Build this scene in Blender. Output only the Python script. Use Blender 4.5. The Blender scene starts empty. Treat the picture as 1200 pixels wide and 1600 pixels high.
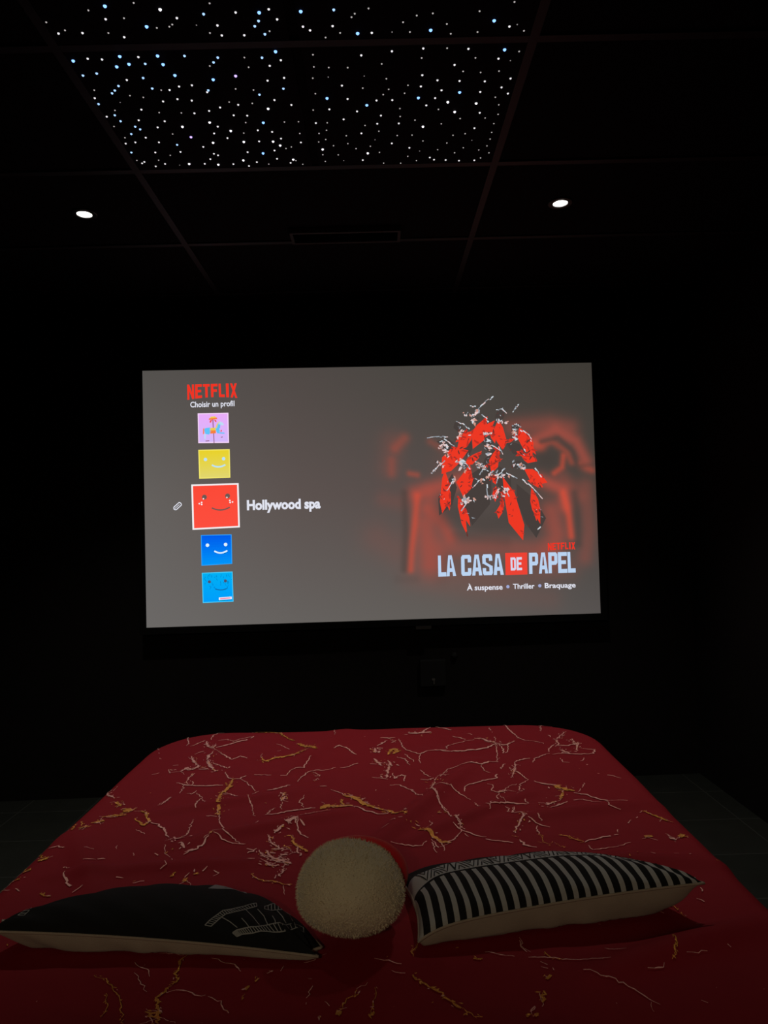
import bpy, bmesh, math, random
from mathutils import Matrix, Vector

# ------------------------------------------------------------------ camera, world, exposure
scene = bpy.context.scene
col = scene.collection
scene.view_settings.view_transform = 'Standard'
scene.view_settings.look = 'None'
scene.view_settings.gamma = 1.0
scene.view_settings.use_curve_mapping = False
scene.view_settings.exposure = 0.0
scene.cycles.use_denoising = True
scene.cycles.max_bounces = 6
scene.cycles.sample_clamp_indirect = 2.0

EYE = (0.0, 0.0, 1.30)
FOCAL_PX = 1105.297
cam_data = bpy.data.cameras.new('camera')
cam_data.sensor_fit = 'VERTICAL'
cam_data.sensor_height = 24.0
cam_data.lens = FOCAL_PX / 1600.0 * 24.0
cam_data.clip_start = 0.05
cam = bpy.data.objects.new('camera', cam_data)
col.objects.link(cam)
cx = (0.9995924547629119, -0.008354408784287955, -0.027297037108829518)
cy = (0.027011050939475194, -0.03261802861880394, 0.9991028312121668)
cz = (-0.009237289007110249, -0.9994329732717886, -0.03237907393535554)
cam.matrix_world = Matrix(((cx[0], cy[0], cz[0], EYE[0]), (cx[1], cy[1], cz[1], EYE[1]), (cx[2], cy[2], cz[2], EYE[2]), (0, 0, 0, 1)))
scene.camera = cam

world = bpy.data.worlds.new('world')
scene.world = world
world.use_nodes = True
world.node_tree.nodes['Background'].inputs['Strength'].default_value = 0.0

# lamp strengths, tuned together
DOWNLIGHT_WATTS = 36.0          # the two lit downlights in view
FILL_LAMP_WATTS = 30.0          # warm fill lamp added behind the camera
DOWNLIGHT_CONE = math.radians(92)
LENS_EMISSION = 9.0

CEIL = 2.543
FLOOR_X0, FLOOR_X1, FLOOR_Y0 = -2.35, 1.66, -1.50
YAW = 0.02888                   # the screen wall stands slightly askew to the ceiling grid
GRID_X, GRID_Y = 0.4254, 2.3397 # a crossing of the ceiling grid

# ------------------------------------------------------------------ helpers
def lin(c):
    c /= 255.0
    return c / 12.92 if c <= 0.04045 else ((c + 0.055) / 1.055) ** 2.4
def rgb(r, g, b): return (lin(r), lin(g), lin(b), 1.0)

MATS = {}
def mat(name, color, rough=0.8, metal=0.0, noise=0.0, scale=40.0, bump=0.0, bump_scale=200.0, sheen=0.0, spec=0.5):
    m = bpy.data.materials.new(name); m.use_nodes = True
    nt = m.node_tree; b = nt.nodes['Principled BSDF']
    b.inputs['Roughness'].default_value = rough
    b.inputs['Metallic'].default_value = metal
    b.inputs['Specular IOR Level'].default_value = spec
    b.inputs['Sheen Weight'].default_value = sheen
    tc = nt.nodes.new('ShaderNodeTexCoord')
    if noise > 0:
        n = nt.nodes.new('ShaderNodeTexNoise'); n.inputs['Scale'].default_value = scale; n.inputs['Detail'].default_value = 4
        r = nt.nodes.new('ShaderNodeMapRange'); r.inputs['To Min'].default_value = 1 - noise; r.inputs['To Max'].default_value = 1 + noise
        mx = nt.nodes.new('ShaderNodeMix'); mx.data_type = 'RGBA'; mx.blend_type = 'MULTIPLY'; mx.inputs['Factor'].default_value = 1
        nt.links.new(tc.outputs['Object'], n.inputs['Vector']); nt.links.new(n.outputs['Fac'], r.inputs['Value'])
        mx.inputs[6].default_value = color
        nt.links.new(r.outputs['Result'], mx.inputs[7]); nt.links.new(mx.outputs[2], b.inputs['Base Color'])
    else: b.inputs['Base Color'].default_value = color
    if bump > 0:
        n2 = nt.nodes.new('ShaderNodeTexNoise'); n2.inputs['Scale'].default_value = bump_scale; n2.inputs['Detail'].default_value = 3
        bp = nt.nodes.new('ShaderNodeBump'); bp.inputs['Strength'].default_value = bump; bp.inputs['Distance'].default_value = 0.004
        nt.links.new(tc.outputs['Object'], n2.inputs['Vector']); nt.links.new(n2.outputs['Fac'], bp.inputs['Height'])
        nt.links.new(bp.outputs['Normal'], b.inputs['Normal'])
    MATS[name] = m
    return m
def glow(name, color, strength=1.0, sample=True):
    m = bpy.data.materials.new(name); m.use_nodes = True
    b = m.node_tree.nodes['Principled BSDF']
    b.inputs['Base Color'].default_value = (0, 0, 0, 1); b.inputs['Roughness'].default_value = 1.0
    b.inputs['Specular IOR Level'].default_value = 0.0
    b.inputs['Emission Color'].default_value = color; b.inputs['Emission Strength'].default_value = strength
    if not sample: m.cycles.emission_sampling = 'NONE'
    MATS[name] = m
    return m

class MB:
    """collects faces for ONE mesh object"""
    def __init__(s): s.v, s.f, s.m, s.uv = [], [], [], None
    def poly(s, pts, mi=0):
        i = len(s.v); s.v += [tuple(p) for p in pts]; s.f.append(tuple(range(i, i + len(pts)))); s.m.append(mi)
    def box(s, x0, x1, y0, y1, z0, z1, mi=0, bevel=0.0):
        if bevel <= 0:
            i = len(s.v)
            s.v += [(x, y, z) for x in (x0, x1) for y in (y0, y1) for z in (z0, z1)]
            for q in ((0, 1, 3, 2), (4, 6, 7, 5), (0, 4, 5, 1), (2, 3, 7, 6), (0, 2, 6, 4), (1, 5, 7, 3)):
                s.f.append(tuple(i + k for k in q)); s.m.append(mi)
            return
        bm = bmesh.new(); bmesh.ops.create_cube(bm, size=1.0)
        for v in bm.verts: v.co = ((x0 + x1) / 2 + v.co.x * (x1 - x0), (y0 + y1) / 2 + v.co.y * (y1 - y0), (z0 + z1) / 2 + v.co.z * (z1 - z0))
        bmesh.ops.bevel(bm, geom=bm.edges[:], offset=bevel, segments=3, affect='EDGES', profile=0.6)
        s.add_bm(bm, mi)
    def add_bm(s, bm, mi=0):
        i = len(s.v); bm.verts.ensure_lookup_table()
        s.v += [tuple(v.co) for v in bm.verts]
        for f in bm.faces: s.f.append(tuple(i + v.index for v in f.verts)); s.m.append(mi)
        bm.free()
    def lathe(s, prof, n=32, mi=0, c=(0, 0, 0)):
        i = len(s.v); k = len(prof)
        for a in range(n):
            t = 2 * math.pi * a / n
            s.v += [(c[0] + r * math.cos(t), c[1] + r * math.sin(t), c[2] + z) for r, z in prof]
        for a in range(n):
            b = (a + 1) % n
            for j in range(k - 1):
                s.f.append((i + a * k + j, i + b * k + j, i + b * k + j + 1, i + a * k + j + 1)); s.m.append(mi)
    def tube(s, pts, r, n=8, mi=0):
        i = len(s.v); k = len(pts)
        for a, p in enumerate(pts):
            p = Vector(p); d = (Vector(pts[min(a + 1, k - 1)]) - Vector(pts[max(a - 1, 0)])).normalized()
            u = d.cross(Vector((0, 0, 1)));  u = u.normalized() if u.length > 1e-4 else Vector((1, 0, 0)); w = d.cross(u)
            for j in range(n):
                t = 2 * math.pi * j / n; s.v.append(tuple(p + (u * math.cos(t) + w * math.sin(t)) * r))
        for a in range(k - 1):
            for j in range(n):
                b = (j + 1) % n
                s.f.append((i + a * n + j, i + a * n + b, i + (a + 1) * n + b, i + (a + 1) * n + j)); s.m.append(mi)
        s.f.append(tuple(i + j for j in range(n))); s.m.append(mi)
        s.f.append(tuple(i + (k - 1) * n + n - 1 - j for j in range(n))); s.m.append(mi)
    def mesh(s, name, mats, smooth=False, fix=False):
        me = bpy.data.meshes.new(name); me.from_pydata(s.v, [], s.f)
        for m in (mats if isinstance(mats, (list, tuple)) else [mats]): me.materials.append(m)
        me.polygons.foreach_set('material_index', s.m)
        if smooth: me.polygons.foreach_set('use_smooth', [True] * len(s.f))
        if fix:
            bm = bmesh.new(); bm.from_mesh(me); bmesh.ops.recalc_face_normals(bm, faces=bm.faces[:]); bm.to_mesh(me); bm.free()
        me.update()
        return me
    def build(s, name, mats, parent=None, smooth=False, fix=False):
        return link(name, s.mesh(name, mats, smooth, fix), parent)
def link(name, data, parent=None):
    o = bpy.data.objects.new(name, data); col.objects.link(o)
    if parent is not None: o.parent = parent
    return o
def tag(o, label, cat, group=None):
    o['label'] = label; o['category'] = cat
    if group: o['group'] = group
    return o
def thing(name, label, cat, loc=(0, 0, 0), rz=0.0, group=None):
    o = link(name, None); o.location = loc; o.rotation_euler = (0, 0, rz)
    return tag(o, label, cat, group)
def struct(o): o['kind'] = 'structure'; return o
def part_label(o, label): o['label'] = label; return o

# ------------------------------------------------------------------ materials of the room
M_WALL = mat('black_matt_paint', (0.0075, 0.006, 0.006, 1), 0.95, noise=0.15, scale=3, spec=0.15)
M_CEIL = mat('black_ceiling_tile', (0.008, 0.0065, 0.007, 1), 0.95, noise=0.2, scale=60, bump=0.2, bump_scale=300, spec=0.15)
M_BAR = mat('black_painted_metal_bar', (0.009, 0.0085, 0.0084, 1), 0.6, noise=0.1)
M_STARPANEL = mat('black_star_panel', (0.010, 0.009, 0.012, 1), 0.9, noise=0.2, scale=50, spec=0.15)
M_BLACK = mat('black_plastic', (0.012, 0.012, 0.012, 1), 0.45, noise=0.05)
M_VELVET = mat('black_velvet', (0.005, 0.005, 0.005, 1), 0.95, noise=0.1, spec=0.1)
M_METAL = mat('brushed_steel', (0.55, 0.55, 0.55, 1), 0.3, 1.0, noise=0.05)

def floor_material():
    m = mat('dark_floor_tile', (0.022, 0.025, 0.021, 1), 0.5, spec=0.3)
    nt = m.node_tree; b = nt.nodes['Principled BSDF']; tc = nt.nodes['Texture Coordinate']
    br = nt.nodes.new('ShaderNodeTexBrick'); br.offset = 0.0; br.inputs['Scale'].default_value = 1.0
    br.inputs['Brick Width'].default_value = 0.335; br.inputs['Row Height'].default_value = 0.335
    br.inputs['Mortar Size'].default_value = 0.0022; br.inputs['Mortar Smooth'].default_value = 0.1
    br.inputs['Color1'].default_value = (0.020, 0.023, 0.019, 1); br.inputs['Color2'].default_value = (0.024, 0.026, 0.0215, 1)
    br.inputs['Mortar'].default_value = (0.055, 0.058, 0.052, 1)
    mp = nt.nodes.new('ShaderNodeMapping'); mp.inputs['Location'].default_value = (0.11, 0.185, 0)
    n = nt.nodes.new('ShaderNodeTexNoise'); n.inputs['Scale'].default_value = 9; n.inputs['Detail'].default_value = 6
    mx = nt.nodes.new('ShaderNodeMix'); mx.data_type = 'RGBA'; mx.blend_type = 'MULTIPLY'; mx.inputs['Factor'].default_value = 0.6
    rp = nt.nodes.new('ShaderNodeMapRange'); rp.inputs['To Min'].default_value = 0.6; rp.inputs['To Max'].default_value = 1.4
    nt.links.new(tc.outputs['Object'], mp.inputs['Vector']); nt.links.new(mp.outputs['Vector'], br.inputs['Vector'])
    nt.links.new(tc.outputs['Object'], n.inputs['Vector']); nt.links.new(n.outputs['Fac'], rp.inputs['Value'])
    nt.links.new(br.outputs['Color'], mx.inputs[6]); nt.links.new(rp.outputs['Result'], mx.inputs[7])
    nt.links.new(mx.outputs[2], b.inputs['Base Color'])
    return m
M_FLOOR = floor_material()

# ------------------------------------------------------------------ the room
def wall_y(x): return 3.676 + math.tan(YAW) * (x + 1.18)
def prism_wall(name, pts, z0, z1, m):
    b = MB(); n = len(pts)
    b.poly([(x, y, z0) for x, y in reversed(pts)]); b.poly([(x, y, z1) for x, y in pts])
    for i in range(n):
        (xa, ya), (xb, yb) = pts[i], pts[(i + 1) % n]
        b.poly([(xa, ya, z0), (xb, yb, z0), (xb, yb, z1), (xa, ya, z1)])
    return struct(b.build(name, m, fix=True))
T = 0.12
yl, yr = wall_y(FLOOR_X0), wall_y(FLOOR_X1)
prism_wall('floor', [(FLOOR_X0 - T, FLOOR_Y0 - T), (FLOOR_X1 + T, FLOOR_Y0 - T), (FLOOR_X1 + T, yr + T), (FLOOR_X0 - T, yl + T)], -0.10, 0.0, M_FLOOR)
prism_wall('ceiling', [(FLOOR_X0 - T, FLOOR_Y0 - T), (FLOOR_X1 + T, FLOOR_Y0 - T), (FLOOR_X1 + T, yr + T), (FLOOR_X0 - T, yl + T)], CEIL, CEIL + 0.10, M_CEIL)
prism_wall('wall_front', [(FLOOR_X0 - T, yl), (FLOOR_X1 + T, yr), (FLOOR_X1 + T, yr + T), (FLOOR_X0 - T, yl + T)], 0.0, CEIL, M_WALL)
prism_wall('wall_back', [(FLOOR_X0 - T, FLOOR_Y0 - T), (FLOOR_X1 + T, FLOOR_Y0 - T), (FLOOR_X1 + T, FLOOR_Y0), (FLOOR_X0 - T, FLOOR_Y0)], 0.0, CEIL, M_WALL)
prism_wall('wall_left', [(FLOOR_X0 - T, FLOOR_Y0), (FLOOR_X0, FLOOR_Y0), (FLOOR_X0, yl), (FLOOR_X0 - T, yl)], 0.0, CEIL, M_WALL)
prism_wall('wall_right', [(FLOOR_X1, FLOOR_Y0), (FLOOR_X1 + T, FLOOR_Y0), (FLOOR_X1 + T, yr), (FLOOR_X1, yr)], 0.0, CEIL, M_WALL)

# suspended ceiling: the bars of the 60 cm grid
n_trim = 0
def bar(x0, x1, y0, y1):
    global n_trim
    n_trim += 1
    b = MB(); b.box(x0, x1, y0, y1, CEIL - 0.006, CEIL + 0.001)
    struct(b.build('trim_%d' % n_trim, M_BAR))
gx = [GRID_X + 0.6 * k for k in range(-4, 3)]
gy = [GRID_Y + 0.6 * k for k in range(-5, 3)]
gx = [x for x in gx if FLOOR_X0 + 0.05 < x < FLOOR_X1 - 0.02]; gy = [y for y in gy if FLOOR_Y0 + 0.05 < y < yl - 0.05]
for x in gx:                                             # main bars along both sides of the star panels
    if abs(x - GRID_X) < 0.01 or abs(x - GRID_X + 1.2) < 0.01: bar(x - 0.012, x + 0.012, FLOOR_Y0, wall_y(x))
for y in gy:                                             # cross bars, a hair shallower than the main bars
    n_trim += 1
    b = MB(); b.box(FLOOR_X0, FLOOR_X1, y - 0.012, y + 0.012, CEIL - 0.005, CEIL + 0.001)
    struct(b.build('trim_%d' % n_trim, M_BAR))

# ------------------------------------------------------------------ measured positions (metres)
STARS = {'s': [(-.755,1.648),(-.723,1.676),(-.641,1.613),(-.623,1.688),(-.568,1.64),(-.529,1.593),(-.501,1.674),(-.744,1.905),(-.47,1.671),(-.461,1.664),(-.356,1.599),(-.378,1.695),(-.232,1.693),(-.407,1.816),(-.311,1.786),(-.307,1.824),(-.359,1.913),(-.311,1.919),(-.563,1.911),(.011,1.625),(-.022,1.641),(-.03,1.652),(-.06,1.704),(-.097,1.719),(-.134,1.781),(-.136,1.828),(-.143,1.874),(-.097,1.832),(-.047,1.834),(.043,1.822),(.056,1.883),(-.009,1.921),(.063,1.929),(.353,1.614),(.275,1.641),(.395,1.71),(.28,1.711),(.214,1.715),(.201,1.681),(.164,1.645),(.126,1.651),(.094,1.672),(.112,1.706),(.147,1.802),(.21,1.767),(.288,1.806),(.398,1.785),(.262,1.859),(.31,1.865),(.359,1.861),(.116,1.913),(-.656,1.932),(-.622,1.941),(-.722,1.998),(-.754,2.077),(-.6,2.013),(-.537,2.017),(-.743,2.137),(-.593,2.123),(-.635,2.242),(-.751,2.268),(-.681,2.27),(-.325,1.979),(-.389,1.971),(-.361,2.072),(-.246,2.073),(-.204,2.073),(-.142,1.941),(-.155,2.017),(-.377,2.126),(-.207,2.135),(-.148,2.137),(-.153,2.184),(-.329,2.309),(-.26,2.217),(-.242,2.209),(-.237,2.291),(-.217,2.315),(-.146,2.259),(-.141,2.3),(-.13,2.171),(.048,1.952),(.108,1.948),(.21,2.027),(.097,2.019),(.099,2.058),(-.006,2.1),(.036,2.132),(.144,2.078),(.139,2.157),(.175,2.191),(.093,2.158),(-.065,2.153),(-.062,2.197),(-.037,2.227),(.009,2.215),(.038,2.252),(-.108,2.207),(-.096,2.262),(-.119,2.082),(-.124,2.121),(.052,2.319),(.109,2.323),(.131,2.28),(.161,2.308),(.226,2.244),(.225,2.1),(.368,1.975),(.384,2.011),(.39,2.058),(.354,2.075),(.385,2.105),(.386,2.152),(.387,2.189),(.383,2.228),(.396,2.27),(.373,2.3),(.279,2.075),(.304,2.156),(.267,2.163),(.252,2.206),(.283,2.265),(.308,2.236),(.36,2.251)],'m': [(-.743,1.686),(-.685,1.686),(-.612,1.642),(-.59,1.703),(-.71,1.778),(-.675,1.782),(-.58,1.776),(-.641,1.865),(-.444,1.643),(-.354,1.67),(-.351,1.704),(-.302,1.629),(-.296,1.705),(-.223,1.621),(-.208,1.654),(-.51,1.897),(-.474,1.893),(-.251,1.82),(-.219,1.799),(-.266,1.88),(-.54,1.911),(-.149,1.68),(-.133,1.693),(-.077,1.68),(.018,1.706),(-.01,1.787),(.069,1.774),(-.22,1.87),(-.066,1.908),(.356,1.694),(.149,1.766),(.265,1.771),(.349,1.811),(.236,1.832),(.396,1.893),(.153,1.871),(.196,1.894),(.257,1.899),(.327,1.903),(.152,1.919),(-.76,1.94),(-.44,1.924),(-.573,1.961),(-.53,1.952),(-.492,1.96),(-.765,2.027),(-.646,1.997),(-.671,2.048),(-.597,2.056),(-.5,2.02),(-.455,2.01),(-.752,2.169),(-.72,2.163),(-.68,2.139),(-.627,2.086),(-.648,2.166),(-.597,2.223),(-.518,2.197),(-.677,2.223),(-.74,2.286),(-.73,2.278),(-.702,2.307),(-.667,2.293),(-.538,2.298),(-.513,2.27),(-.26,1.966),(-.366,1.984),(-.42,1.995),(-.389,2.034),(-.35,2.037),(-.215,1.99),(-.153,2.082),(-.448,2.089),(-.467,2.124),(-.432,2.151),(-.332,2.113),(-.29,2.123),(-.268,2.16),(-.338,2.173),(-.209,2.184),(-.494,2.238),(-.483,2.248),(-.445,2.304),(-.385,2.233),(-.396,2.318),(-.366,2.295),(-.298,2.227),(-.297,2.277),(-.256,2.304),(-.053,1.968),(.029,1.978),(.074,1.978),(.196,1.973),(.173,2.006),(-.108,2.015),(-.028,2.028),(-.069,2.066),(.042,2.051),(.096,2.093),(.031,2.092),(-.018,2.141),(.077,2.201),(-.017,2.297),(.134,2.229),(.204,2.29),(.219,2.304),(.211,1.938),(.321,1.949),(.378,1.931),(.401,1.959),(.334,2.048),(.354,2.314),(.303,2.314),(.258,2.308),(.329,2.127)],'B': [(-.598,1.601),(-.524,1.669),(-.75,1.785),(-.626,1.772),(-.648,1.811),(-.613,1.802),(-.53,1.773),(-.526,1.806),(-.247,1.631),(-.508,1.85),(-.411,1.871),(-.228,1.766),(-.149,1.63),(-.017,1.707),(.315,1.673),(.163,1.701),(.359,1.777),(-.309,2.074),(-.337,2.242),(-.111,1.963),(.001,1.999),(.148,1.97),(.263,1.949)],'L': [(-.475,1.615),(-.467,2.067),(-.553,2.086),(-.589,2.297),(-.284,2.006),(-.414,2.113),(-.386,2.174),(-.295,2.176),(-.276,2.199),(-.482,2.175),(-.495,2.305),(-.408,2.282),(-.245,2.284),(-.144,2.227),(.17,2.113),(-.0,2.256),(.317,2.002),(.234,1.993),(.259,2.041)],'b': [(-.571,1.802),(-.749,1.843),(-.71,1.836),(-.595,1.858),(-.672,1.889),(-.689,1.908),(-.585,1.903),(-.378,1.632),(-.265,1.675),(-.253,1.658),(-.245,1.703),(-.462,1.775),(-.379,1.784),(-.394,1.802),(-.266,1.788),(-.435,1.916),(-.071,1.627),(-.228,1.916),(-.761,1.967),(-.701,1.92),(-.731,2.021),(-.725,2.051),(-.692,2.08),(-.682,2.094),(-.717,2.118),(-.596,2.182),(-.752,2.22),(-.298,1.94)],'t': [(-.404,1.668),(.068,1.705),(-.101,1.871),(-.004,1.87),(.374,1.688),(.382,1.82),(-.694,1.962),(-.622,2.303),(.024,2.179),(-.08,2.298),(.168,2.25),(.33,2.194)],'P': [(-.348,1.858),(-.542,2.141)]}
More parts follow.
